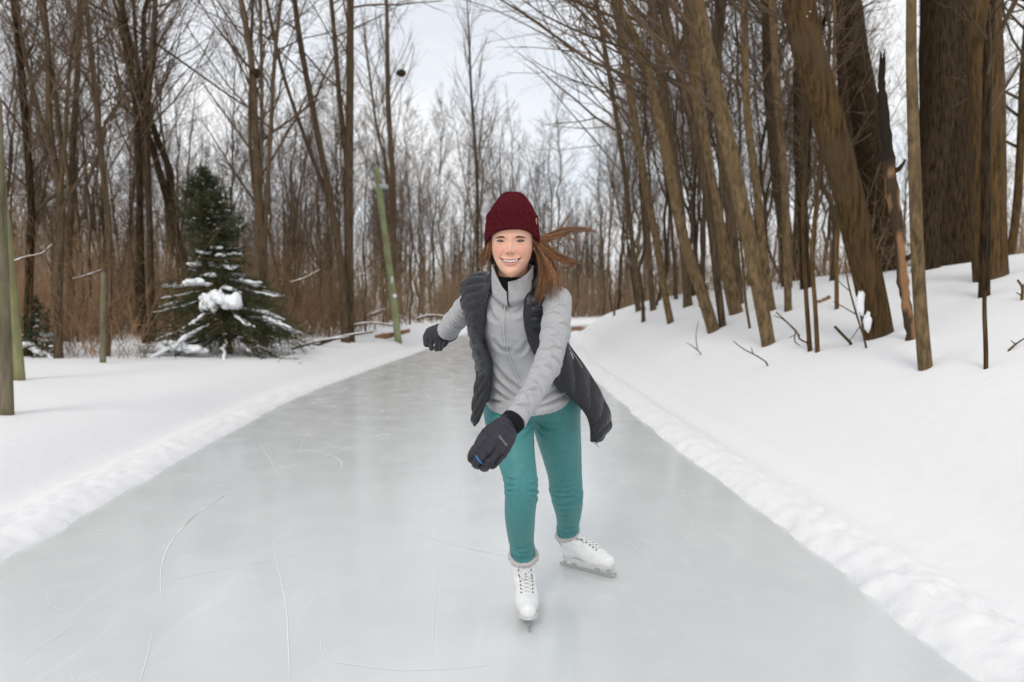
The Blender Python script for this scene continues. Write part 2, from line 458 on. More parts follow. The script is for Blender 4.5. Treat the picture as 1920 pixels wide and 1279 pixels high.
RMIN = 0.0022
def crown_mesh(name, rng, TP, TR, n1=26, n2=6, n3=5, start=0.3, l1=None, ang1=(0.5, 1.0), up=0.10, bias=None, thick=1.0, u1=1.0, l2=0.42, l3=0.38):
    """boughs, twigs and fine twigs over the trunk paths TP (B,n,3), TR (B,n)"""
    mb = MB()
    h = np.linalg.norm(np.diff(TP, axis=1), axis=2).sum(1).mean()
    lf = l1 or (lambda u: h * 0.24 * np.clip(1.25 - u, 0.15, 1) ** 0.8)
    P1, R1 = spawn(rng, TP, TR, n1, 7, 0, ang1, up, start, u1, 0.10, bias, 0.42, 0.22, lf)
    R1 = np.maximum(np.minimum(R1, 0.026), 0.0045 * thick)
    P2, R2 = spawn(rng, P1, R1, n2, 5, l2, (0.4, 0.95), up * 0.8, 0.18, 0.98, 0.13, None, 0.55, 0.35)
    R2 = np.maximum(R2, 0.0032 * thick)
    mb.add(*tubes(P1, R1, 4)); mb.add(*tubes(P2, R2, 3))
    if n3:
        P3, R3 = spawn(rng, P2, R2, n3, 4, l3, (0.35, 0.95), up * 0.6, 0.1, 1.0, 0.15, None, 0.6, 0.5)
        R3 = np.maximum(R3, RMIN * thick)
        mb.add(*tubes(P3, R3, 3))
    return mb.mesh(name)

def trunk_mesh(name, TP, TR, sides=10, flare=0.35, rng=None):
    mb = MB()
    for P, r in zip(TP, TR):
        r = np.array(r)
        s = np.concatenate([[0], np.cumsum(np.linalg.norm(np.diff(P, axis=0), axis=1))])
        r = r * (1 + flare * np.exp(-s / (r[0] * 2.2)))
        V, F = tubes(P, r, sides)
        if rng is not None:      # uneven girth
            Vn = V.reshape(len(P), sides, 3)
            nz = vnoise(np.arange(sides)[None] * 1.7 + 0 * s[:, None], s[:, None] * 1.6, int(rng.integers(99)))
            Vn = P[:, None] + (Vn - P[:, None]) * (1 + 0.16 * nz[..., None])
            V = Vn.reshape(-1, 3)
        mb.add(V, F)
    return mb.mesh(name)

TREES = []      # every tree: (root, base px, base py, distance, radius, lean, kind words)

def tree_thing(root_loc, trunk_me, crown_me, mat, name='bare_tree', twig=TWIG):
    r = empty(name, root_loc)
    a = bpy.data.objects.new('trunk', trunk_me); COL.objects.link(a); a.parent = r
    trunk_me.materials.clear(); trunk_me.materials.append(mat)
    c = None
    if crown_me is not None:
        c = bpy.data.objects.new('crown', crown_me); COL.objects.link(c); c.parent = r
        crown_me.materials.clear(); crown_me.materials.append(twig)
    return r

def hero_tree(px, w0, w1, label, mat=BARK_PALE, seed=0, ext=1.1, n1=22, n2=6, n3=4, start=0.35, stems=None, sink=0.25, bias=None, crown=True, l1=None, base=None, Yd=None, ang1=(0.6, 1.15), up=0.07, thick=1.0, group=None, name='bare_tree', flare=0.3, tip=0.3, cat='tree'):
    """px: picture points from the base on the snow upward; w0, w1 trunk widths in pixels at base and at the last point"""
    rng = np.random.default_rng(seed + 100)
    b = T(*px[0]) if base is None else base
    Y = b[1]
    sc = Y / FOC
    def path(pp, wa, wb, ext_):
        P = np.array([U(x, y, Y) for x, y in pp])
        if base is not None and pp is px: P[0] = b
        n0 = 16
        Q = interp_path(P, n0)
        rr = np.linspace(wa / 2 * sc, wb / 2 * sc, n0)
        if ext_ > 0:          # the stem goes on above the picture
            d = Q[-1] - Q[-3]; d /= np.linalg.norm(d)
            Ltot = np.linalg.norm(np.diff(Q, axis=0), axis=1).sum() * ext_
            m = 12; s = np.linspace(0, 1, m + 1)[1:, None]
            bend = np.array([rng.normal(0, .08), rng.normal(0, .12), 0.25])
            E = Q[-1] + d * Ltot * s + bend * Ltot * s ** 2 * 0.5
            Q = np.vstack([Q, E]); rr = np.concatenate([rr, rr[-1] * np.linspace(0.97, tip * .35, m)])
        else:
            rr = rr * np.linspace(1, 1, n0)
        dy = np.linspace(0, 1, len(Q)) ** 1.5
        Q[:, 1] += dy * rng.normal(0, .25)
        return Q, rr
    paths = [path(px, w0, w1, ext)]
    for (pp, wa, wb) in (stems or []):
        paths.append(path(pp, wa, wb, ext))
    n = 28
    TPs, TRs = [], []
    for k, (Q, rr) in enumerate(paths):
        if k == 0 and sink: Q = np.vstack([Q[0] - (Q[1] - Q[0]) / np.linalg.norm(Q[1] - Q[0]) * sink, Q]); rr = np.concatenate([[rr[0]], rr])
        s = np.concatenate([[0], np.cumsum(np.linalg.norm(np.diff(Q, axis=0), axis=1))]); u = np.linspace(0, s[-1], n)
        TPs.append(np.stack([np.interp(u, s, Q[:, c]) for c in range(3)], 1)); TRs.append(np.interp(u, s, rr))
    TP, TR = np.array(TPs) - b, np.array(TRs)
    tm = trunk_mesh('trunk', TP, TR, 14 if w0 > 30 else 9, flare, rng)
    cm = crown_mesh('crown', rng, TP, TR, n1, n2, n3, start, l1, ang1, up, bias, thick) if crown else None
    r = tree_thing(tuple(b), tm, cm, mat, name)
    tag(r, label, cat, group)
    return r, b

def BY(px, Y):
    x = (px - 960) / FOC * Y
    return np.array([x, Y, float(ground_h(x, Y))])
HERO = []
def hero(*a, **k):
    r, b = hero_tree(*a, **k); HERO.append((r, b)); return r, b

LB = (-0.9, -0.25, 0.0)     # boughs reach out over the open trail
RIGHT = [
 ([(1857, 521), (1856, 420), (1856, 260), (1853, 100), (1850, 0)], 55, 58, 'stout straight dark trunk at right edge with bough reaching right', dict(mat=BARK, seed=1, n1=16, start=.3, flare=.12)),
 ([(1776, 497), (1775, 400), (1772, 260), (1774, 120), (1776, 0)], 84, 80, 'thickest trunk, very dark ridged bark, in the snow at right', dict(mat=BARK_DARK, seed=2, n1=14, start=.45, flare=.3)),
 ([(1736, 506), (1738, 420), (1756, 300), (1770, 180), (1776, 60)], 44, 40, 'dark leaning trunk pressed against the thickest ridged trunk', dict(mat=BARK_DARK, seed=3, n1=10, start=.6, flare=.2)),
 ([(1735, 690), (1724, 560), (1716, 450), (1709, 300), (1702, 130), (1699, 0)], 25, 17, 'slim smooth grey young tree standing alone in the near snow', dict(mat=BARK_PALE, seed=4, n1=12, start=.5, flare=.12)),
 ([(1660, 500), (1650, 400), (1628, 250), (1604, 110), (1590, 0)], 56, 50, 'stout dark brown furrowed trunk bending left behind the broken snag', dict(mat=BARK_DARK, seed=6, n1=16, start=.5, flare=.25)),
 ([(1648, 629), (1622, 500), (1590, 360), (1548, 210), (1510, 80), (1497, 0)], 50, 58, 'stout mossy trunk leaning left with pale lichen streak and snow on its foot', dict(mat=BARK, seed=7, n1=18, start=.42, bias=(-.5, 0, 0), flare=.12)),
 ([(1642, 512), (1628, 440), (1606, 350), (1590, 230), (1583, 100), (1580, 0)], 22, 16, 'narrow dark trunk half hidden behind the mossy leaning trunk', dict(mat=BARK_DARK, seed=8, n1=12, start=.4)),
 ([(1441, 646), (1427, 570), (1405, 450), (1372, 300), (1350, 200), (1325, 100), (1303, 0)], 25, 32, 'tall pale trunk leaning far left over the snow bank', dict(mat=BARK_PALE, seed=9, n1=26, start=.3, bias=LB, flare=.1)),
 ([(1338, 621), (1320, 560), (1283, 450), (1254, 300), (1233, 200), (1207, 100), (1160, 0)], 23, 17, 'brown trunk with swept foot leaning left beside the trail', dict(mat=BARK_PALE, seed=10, n1=28, start=.3, bias=LB, flare=.1)),
 ([(1519, 659), (1513, 575), (1508, 480), (1506, 380), (1512, 250), (1514, 100)], 9, 5, 'thin dark sapling, left one of a close pair on the snow', dict(mat=BARK, seed=11, n1=14, n3=3, start=.35, ext=.3, flare=.1)),
 ([(1533, 660), (1527, 560), (1521, 480), (1528, 380), (1538, 250), (1535, 130)], 9, 5, 'thin dark sapling, right one of a close pair on the snow', dict(mat=BARK, seed=12, n1=14, n3=3, start=.35, ext=.3, flare=.1)),
 ([(1380, 588), (1366, 520), (1347, 420), (1325, 300), (1306, 170), (1290, 0)], 25, 22, 'straight brown trunk close behind the tall pale leaning trunk', dict(mat=BARK_PALE, seed=13, n1=24, start=.32, bias=LB, flare=.1)),
 ([(1258, 606), (1243, 530), (1228, 440), (1205, 320), (1180, 170), (1160, 0)], 13, 14, 'thin brown tree at the near left front of the right bank wood', dict(mat=BARK_PALE, seed=14, n1=28, start=.25, bias=LB, flare=.1)),
 ([(1355, 612), (1344, 520), (1330, 400), (1302, 250), (1262, 100), (1238, 0)], 14, 18, 'slim tree just right of the trunk with swept foot', dict(mat=BARK_WOOD, seed=15, n1=26, start=.3, bias=LB, flare=.1)),
 ([(1406, 616), (1398, 560), (1392, 470), (1382, 380), (1366, 260)], 5, 4, 'very thin whip of a sapling left of the tall pale leaning trunk', dict(mat=BARK, seed=16, n1=10, n2=4, n3=3, start=.3, ext=.3)),
 ([(1478, 583), (1474, 470), (1468, 330), (1452, 170), (1440, 0)], 13, 15, 'slim straight tree between the pale leaning trunk and the sapling pair', dict(mat=BARK_PALE, seed=17, n1=20, start=.3, bias=(-.4, 0, 0))),
 ([(1447, 582), (1432, 480), (1420, 360), (1400, 200), (1397, 0)], 15, 14, 'slim olive trunk rising right beside the pale leaning trunk', dict(mat=BARK_PALE, seed=18, n1=20, start=.3, bias=(-.4, 0, 0))),
 ([(1569, 580), (1568, 480), (1571, 380), (1560, 230), (1558, 90)], 8, 6, 'thin straight sapling left of the mossy leaning trunk', dict(mat=BARK, seed=19, n1=16, n3=3, start=.35, ext=.5)),
 ([(1500, 522), (1500, 420), (1503, 300), (1508, 160), (1490, 0)], 24, 18, 'medium brown trunk behind the sapling pair', dict(mat=BARK_WOOD, seed=20, n1=20, start=.35)),
 ([(1470, 530), (1468, 430), (1452, 300), (1440, 150), (1437, 0)], 20, 16, 'medium brown trunk left of the one behind the sapling pair', dict(mat=BARK_WOOD, seed=21, n1=20, start=.35)),
 ([(1225, 582), (1218, 500), (1212, 400), (1195, 250), (1170, 100), (1150, 0)], 11, 12, 'slender tree on the crest of the right snow bank', dict(mat=BARK_WOOD, seed=22, n1=28, start=.22, bias=LB)),
 ([(1197, 584), (1190, 500), (1180, 400), (1163, 260), (1140, 120), (1120, 0)], 9, 9, 'slender tree leaning over the far bend of the trail', dict(mat=BARK_WOOD, seed=23, n1=30, start=.2, bias=LB)),
 ([(1845, 556), (1844, 500), (1842, 400), (1838, 260), (1836, 100)], 20, 14, 'short dark stem standing just in front of the right edge trunk', dict(mat=BARK_DARK, seed=24, n1=8, start=.5, ext=.4, flare=.05)),
 ([(1895, 470), (1905, 400), (1912, 300), (1918, 150), (1930, 0)], 14, 14, 'slim tree at the extreme right behind the straight dark trunk', dict(mat=BARK, seed=25, n1=26, start=.2)),
 ([(1290, 575), (1284, 480), (1274, 360), (1250, 200), (1234, 60), (1228, 0)], 16, 17, 'mid brown tree behind the swept trunk', dict(mat=BARK_WOOD, seed=26, n1=26, start=.25, bias=LB)),
 ([(1385, 572), (1378, 480), (1365, 350), (1345, 190), (1352, 0)], 18, 17, 'mid brown straight tree among the crowd on the right bank', dict(mat=BARK_WOOD, seed=27, n1=24, start=.28, bias=(-.5, 0, 0))),
]
for px, a, b_, lab, kw in RIGHT:
    hero(px, a, b_, lab, group='bare trees on the right bank', **kw)

# the forked trees on the left of the trail
hero([(655, 640), (655, 540), (654, 400), (655, 300), (657, 150), (658, 0)], 19, 13, 'tall forked tree with two straight dark stems left of the leaning pole', mat=BARK_WOOD, seed=31, ext=.8, n1=16, n2=7, start=.32, group='bare trees left of the trail',
     stems=[([(654, 340), (648, 280), (637, 200), (628, 90), (619, 0)], 11, 8)], ang1=(.7, 1.25), up=.05)
hero([(648, 642), (642, 520), (628, 420), (610, 320), (585, 190), (562, 60), (556, 0)], 15, 9, 'forked tree with two stems spreading up and left beside the tall forked tree', mat=BARK_WOOD, seed=32, ext=.7, n1=16, n2=7, start=.35, group='bare trees left of the trail',
     stems=[([(620, 385), (595, 320), (562, 230), (530, 130), (502, 0)], 8, 6)], ang1=(.7, 1.25), up=.05)
_cl, _clb = hero([(494, 655), (494, 520), (488, 420), (480, 250), (475, 120), (455, 0)], 17, 9, 'clump of four narrow stems rising behind the snowy spruce', base=BY(494, 14.5), mat=BARK_WOOD, seed=33, ext=.8, n1=26, n2=7, start=.22, group='bare trees left of the trail',
     stems=[([(494, 470), (500, 380), (506, 250), (514, 100), (524, 0)], 9, 6), ([(492, 430), (472, 330), (466, 200), (470, 0)], 7, 5), ([(494, 500), (488, 380), (492, 220), (490, 0)], 8, 6)], ang1=(.4, .9), up=.12)
hero([(272, 668), (266, 540), (262, 400), (254, 200), (226, 0)], 13, 10, 'tall dark stem left of the spruce, left one of a close pair', base=BY(272, 14.2), mat=BARK_DARK, seed=34, ext=.7, n1=30, n2=6, start=.28, group='bare trees left of the trail', ang1=(.35, .8), up=.12)
hero([(286, 670), (284, 540), (280, 400), (276, 220), (288, 100), (292, 0)], 13, 9, 'tall brown stem left of the spruce, right one of a close pair', base=BY(286, 14.6), mat=BARK_WOOD, seed=35, ext=.7, n1=30, n2=6, start=.28, group='bare trees left of the trail',
     stems=[([(281, 420), (270, 300), (262, 160), (255, 0)], 8, 6)], ang1=(.35, .8), up=.12)
hero([(110, 672), (108, 520), (112, 380), (88, 250), (82, 100), (70, 0)], 16, 9, 'dark crooked tree dividing into upright boughs at far left', mat=BARK_WOOD, seed=36, ext=.6, n1=30, n2=7, start=.25, group='bare trees left of the trail',
     stems=[([(112, 380), (122, 260), (130, 140), (150, 0)], 9, 5), ([(104, 300), (70, 200), (40, 80), (30, 0)], 8, 5)], ang1=(.4, 1.0))
hero([(52, 668), (55, 520), (60, 400), (52, 250), (40, 100), (30, 0)], 15, 10, 'dark tree beside the mossy posts', mat=BARK_DARK, seed=37, ext=.6, n1=32, n2=7, start=.22, group='bare trees left of the trail', ang1=(.4, 1.0))
hero([(200, 668), (206, 520), (204, 400), (190, 250), (178, 100), (170, 0)], 12, 8, 'slim dark tree above the wooden stake', mat=BARK_WOOD, seed=38, ext=.6, n1=30, n2=7, start=.25, group='bare trees left of the trail', ang1=(.4, .9))
_pl, _plb = hero([(735, 600), (738, 480), (736, 330), (728, 200), (726, 60)], 14, 8, 'slim tree standing just behind the leaning green pole', mat=BARK_WOOD, seed=39, ext=.4, n1=28, n2=7, start=.3, group='bare trees left of the trail',
     stems=[([(737, 400), (722, 300), (706, 240), (690, 120)], 7, 4)], ang1=(.35, .8), up=.12)
hero([(895, 598), (896, 480), (894, 320), (884, 180), (880, 80)], 8, 4, 'slender upright tree just left of the burgundy hat', mat=BARK_WOOD, seed=40, ext=.2, n1=30, n2=7, start=.3, group='bare trees left of the trail', ang1=(.3, .7), up=.12)

# broken snag with torn orange wood
def build_snag():
    b = T(1710, 636)
    Y = b[1]
    px = [(1710, 636), (1700, 575), (1692, 520), (1686, 450), (1676, 380), (1668, 320), (1661, 250), (1655, 190), (1652, 135)]
    P = interp_path(np.array([U(x, y, Y) for x, y in px]), 40) - b
    rng = np.random.default_rng(3)
    rr = np.interp(np.linspace(0, 1, 40), [0, .3, .55, .9, 1], [11, 10, 12, 9, 5]) * Y / FOC * (1 + .25 * rng.normal(0, .5, 40).clip(-1, 1)) * .9
    V, F = tubes(P, rr, 10)
    s = np.repeat(np.linspace(0, 1, 40), 10); a = np.tile(np.arange(10), 40)
    torn = smoothstep(.05, .2, vnoise(s * 14, a * .5, 7) + .12 * ((s < .62) & (s > .05)) - .02)
    torn[s > .64] = 0
    C = np.where(torn[:, None] > .5, np.array([0.30, 0.165, 0.085]), np.array([0.065, 0.045, 0.028]))
    C[s > .66] = (0.03, 0.022, 0.016)
    mb = MB(); mb.add(V, F, C=C)
    for k in range(5):      # splintered top
        q = P[-1] + np.array([rng.normal(0, .012), rng.normal(0, .012), 0])
        mb.add(*tubes(np.array([P[-2], q, q + np.array([rng.normal(0, .02), 0, .10 + .1 * rng.random()])]), np.array([.03, .018, .003]), 4), C=(0.025, .02, .015))
    r = empty('snag', tuple(b))
    m = noise_mat('torn_wood', (.75, .75, .75), (1, 1, 1), 14, (2, 2, .3), .9, .1, .8, .02, attr=True)
    o = bpy.data.objects.new('trunk', mb.mesh('trunk')); COL.objects.link(o); o.data.materials.append(m); o.parent = r
    for t in (12, 24):
        mb = MB(); p = P[t]; mb.add(*tubes(np.array([p, p + [.06, -.03, .03], p + [.10, -.05, .10]]), np.array([.03, .02, .008]), 5))
        o = bpy.data.objects.new('branch_stub', mb.mesh('branch_stub')); COL.objects.link(o); o.data.materials.append(BARK_DARK); o.parent = r
    tag(r, 'broken dead snag with torn orange wood and splintered dark top', 'dead tree')
build_snag()

# bare stick poking out in front of the right-edge trunk
def stick(px, w, label, name='bare_stick', n=10, mat=BARK, twigs=None, cat='stick', Y=None, tiltY=0.0, wend=None):
    b = T(*px[0]) if Y is None else U(*px[0], Y)
    P = interp_path(np.array([U(x, y, b[1] + tiltY * k / (len(px) - 1)) for k, (x, y) in enumerate(px)]), n) - b
    P[0] -= np.array([0, 0, .06])
    sc = b[1] / FOC / 2
    mb = MB(); mb.add(*tubes(P, np.linspace(w, wend or w * .6, n) * sc, 6)); mb.add(np.zeros((0, 3)))
    for (tp, tw) in (twigs or []):
        Q = interp_path(np.array([U(x, y, b[1] + tiltY * .5) for x, y in tp]), 6) - b
        mb.add(*tubes(Q, np.linspace(tw, tw * .5, 6) * sc, 4))
    o = mb.build(name, mat); o.location = b
    tag(o, label, cat)
    return o
stick([(1849, 693), (1848, 640), (1846, 590), (1846, 545)], 8, 'thin reddish brown stick upright in the near snow at far right', wend=7)
stick([(1627, 652), (1606, 590), (1590, 530), (1585, 490)], 4, 'thin bent twig rising left of the mossy leaning trunk', 'bare_twig', twigs=[([(1606, 590), (1580, 575), (1562, 565)], 2.5), ([(1612, 612), (1600, 630), (1590, 640)], 2), ([(1596, 548), (1575, 530), (1570, 520)], 2)])
stick([(1598, 646), (1582, 630), (1565, 612)], 6, 'short dark broken stick lying aslant on the snow', 'broken_stick', wend=5)
stick([(1520, 645), (1500, 636), (1492, 620), (1455, 585)], 4, 'fallen forked twig in the snow left of the sapling pair', 'fallen_twig', twigs=[([(1492, 620), (1490, 640), (1500, 648)], 3), ([(1500, 630), (1470, 600), (1450, 592)], 2.5), ([(1492, 628), (1478, 634)], 2)])
stick([(1444, 684), (1420, 668), (1395, 655), (1375, 640)], 3, 'fine twig lying on open snow below the leaning trunks', 'fine_twig', twigs=[([(1412, 663), (1408, 650)], 2)])
stick([(1316, 664), (1300, 650), (1287, 643)], 2.5, 'tiny dry weed stalk lying low on the right bank', 'weed_stalk', twigs=[([(1308, 657), (1305, 630), (1310, 600)], 2)])
stick([(1888, 660), (1905, 645), (1925, 632)], 4, 'forked twig lying on snow at right edge', 'forked_twig', twigs=[([(1905, 647), (1895, 638)], 3)])
stick([(1916, 563), (1917, 540), (1908, 525)], 6, 'small dark shrub stalk at right edge of the snow', 'shrub_stalk', twigs=[([(1917, 545), (1925, 520)], 4), ([(1916, 555), (1905, 548)], 3)])

# ------------------------------------------------------------------ the wood behind: each tree a copy of one of a dozen kinds
KINDS = []
def proto(seed, h, r0, stems, n1, n2, n3, start, ang1, up, crook, mat, words):
    rng = np.random.default_rng(seed)
    n = 20
    u = np.linspace(0, 1, n)
    TPs, TRs = [], []
    for k in range(stems):
        if k == 0:
            wob = np.cumsum(rng.normal(0, crook, (n, 2)), 0); wob -= wob[0]
            P = np.stack([wob[:, 0], wob[:, 1], u * h - 0.3], 1); rr = r0 * (1 - .93 * u ** 1.1) + .006
        else:
            j = rng.integers(3, 8); a = rng.random() * 6.28; l = h * (1 - u[j]) * (.8 + .2 * rng.random())
            s = np.linspace(0, 1, n)
            spread = .16 + .14 * rng.random()
            P = TPs[0][j] + np.stack([np.cos(a) * spread * l * s ** .8, np.sin(a) * spread * l * s ** .8, l * s * .95], 1) + np.cumsum(rng.normal(0, crook * .7, (n, 3)), 0) * s[:, None]
            rr = TRs[0][j] * .72 * (1 - .93 * s) + .005
        TPs.append(P); TRs.append(rr)
    TP, TR = np.array(TPs), np.array(TRs)
    tm = trunk_mesh('trunk', TP, TR, 7, .3, rng)
    cm = crown_mesh('crown', rng, TP, TR, n1, n2, n3, start, None, ang1, up, None, 1.15)
    KINDS.append((tm, cm, mat, words, h))
proto(1, 13, 0.068, 1, 42, 8, 6, .35, (0.50, 1.05), .10, 0.075, BARK_WOOD, 'slim straight')
proto(2, 14, 0.088, 2, 32, 8, 6, .35, (0.50, 1.10), .10, 0.090, BARK_WOOD, 'forked')
proto(3, 11, 0.048, 1, 42, 7, 6, .3, (0.40, 0.90), .13, 0.075, BARK_WOOD, 'thin')
proto(4, 15, 0.112, 3, 27, 8, 6, .35, (0.55, 1.15), .09, 0.105, BARK_DARK, 'stout dark many-stemmed')
proto(5, 12, 0.056, 2, 32, 8, 6, .25, (0.45, 1.00), .12, 0.105, BARK_WOOD, 'thin forked')
proto(6, 9, 0.040, 1, 37, 7, 5, .2, (0.45, 1.05), .12, 0.090, BARK_PALE, 'pale young')
proto(7, 14, 0.080, 1, 45, 8, 6, .4, (0.55, 1.20), .09, 0.075, BARK_DARK, 'dark straight')
proto(8, 10, 0.044, 3, 22, 7, 6, .25, (0.40, 0.95), .12, 0.090, BARK_WOOD, 'thin many-stemmed')
proto(9, 13, 0.072, 2, 35, 8, 6, .45, (0.55, 1.15), .08, 0.135, BARK_PALE, 'pale crooked')
proto(10, 7, 0.032, 1, 32, 6, 5, .15, (0.45, 1.05), .12, 0.090, TWIG, 'whippy sapling-sized')

LEFT_MARKS = [(20, 'the mossy posts'), (150, 'the wooden stake'), (270, 'the close stems'), (410, 'the snowy spruce'), (494, 'the four-stemmed clump'), (600, 'the spreading tree'), (655, 'the tall forked tree'), (738, 'the leaning green pole'), (840, "the outstretched glove"), (960, "the burgundy hat")]
RIGHT_MARKS = [(1090, "the blown hair"), (1160, 'the far bend of the trail'), (1225, 'the crest tree'), (1300, 'the swept trunk'), (1420, 'the pale leaning trunk'), (1525, 'the sapling pair'), (1610, 'the mossy trunk'), (1690, 'the broken snag'), (1776, 'the ridged trunk'), (1860, 'the right edge trunk')]
rngw = np.random.default_rng(77)
placed = []
_used_kinds = set()
def place(x, y, kind, sc, lean=(0, 0), rz=None):
    tm, cm, mat, words, h = KINDS[kind]
    b = on_ground(x, y)
    r = tree_thing(tuple(b), tm, cm, mat)
    s = sc
    r.scale = (s, s, s)
    r.rotation_euler = (lean[1], lean[0], rngw.random() * 6.28 if rz is None else rz)
    placed.append((r, b, words, sc * h, lean))
def far_enough(x, y, dmin):
    for (_, b, *_r) in placed:
        if (b[0] - x) ** 2 + (b[1] - y) ** 2 < dmin * dmin: return False
    for (_, b) in HERO:
        if (b[0] - x) ** 2 + (b[1] - y) ** 2 < dmin * dmin: return False
    return True
def scatter(n, xr, yr, kinds, sc, dmin, side, tries=4000, power=1.0, leanx=0.0):
    k = 0; t = 0
    while k < n and t < tries:
        t += 1
        y = yr[0] + (yr[1] - yr[0]) * rngw.random() ** power
        px = xr[0] + (xr[1] - xr[0]) * rngw.random()
        x = (px - 960) / FOC * y
        dl = left_edge(y) - x; dr = x - right_edge(y)
        if side == 'L' and dl < (2.6 if y < 26 else 2.0): continue
        if side == 'R' and dr < 1.7: continue
        if not far_enough(x, y, dmin): continue
        kd = kinds[rngw.integers(len(kinds))]
        place(x, y, kd, sc[0] + (sc[1] - sc[0]) * rngw.random(), (leanx + rngw.normal(0, .035), rngw.normal(0, .03)))
        k += 1
scatter(7, (-60, 420), (15.5, 24), [0, 1, 3, 4, 6, 8], (.8, 1.1), 1.3, 'L')
scatter(12, (420, 900), (17.5, 27), [2, 4, 5, 7, 0], (.62, .9), 1.2, 'L')
scatter(26, (-80, 960), (24, 42), [0, 1, 2, 3, 4, 6, 7, 8], (.7, 1.05), 1.4, 'L')
scatter(46, (-80, 1130), (40, 80), [0, 1, 2, 3, 4, 6, 7], (.75, 1.15), 1.6, 'L')
scatter(22, (1100, 1560), (11, 24), [0, 2, 4, 5, 6, 7], (.7, 1.0), 1.0, 'R', leanx=-.05)
scatter(32, (1080, 1560), (22, 48), [0, 1, 2, 4, 6, 7, 8], (.75, 1.05), 1.2, 'R', leanx=-.04)
scatter(12, (1560, 1990), (22, 44), [0, 2, 4, 6], (.7, 1.0), 1.5, 'R')
scatter(20, (700, 1140), (46, 72), [0, 1, 2, 4, 7], (1.1, 1.5), 1.6, 'L')
scatter(18, (-60, 900), (14.5, 22), [9, 9, 5, 2], (.5, .9), .7, 'L')

def label_trees():
    words_size = lambda h: 'small' if h < 7.5 else 'medium' if h < 11.5 else 'tall'
    groups = {}
    for (r, b, words, h, lean) in placed:
        px, py = project(b)
        marks = LEFT_MARKS if px < 1030 else RIGHT_MARKS
        mp, mname = min(marks, key=lambda q: abs(q[0] - px))
        rel = 'behind' if abs(mp - px) < 18 else ('left of' if px < mp else 'right of')
        band = 'near' if b[1] < 20 else 'mid-distance' if b[1] < 32 else 'far' if b[1] < 50 else 'farthest'
        ln = ''
        key = (f'{band} {words_size(h)} {words} bare tree{ln} {rel} {mname}', 'bare trees in the wood left of the trail' if px < 1030 else 'bare trees in the wood on the right bank')
        groups.setdefault(key, []).append((b[1], r))
    for (lab, grp), lst in groups.items():
        lst.sort(key=lambda q: q[0])
        for k, (_, r) in enumerate(lst):
            l2 = lab
            if len(lst) > 1:
                w = ['nearer', 'farther'] if len(lst) == 2 else None
                if w: l2 = lab.replace(' bare tree', f' tree, {w[k]} of two,', 1)
            tag(r, l2, 'tree', grp)
label_trees()

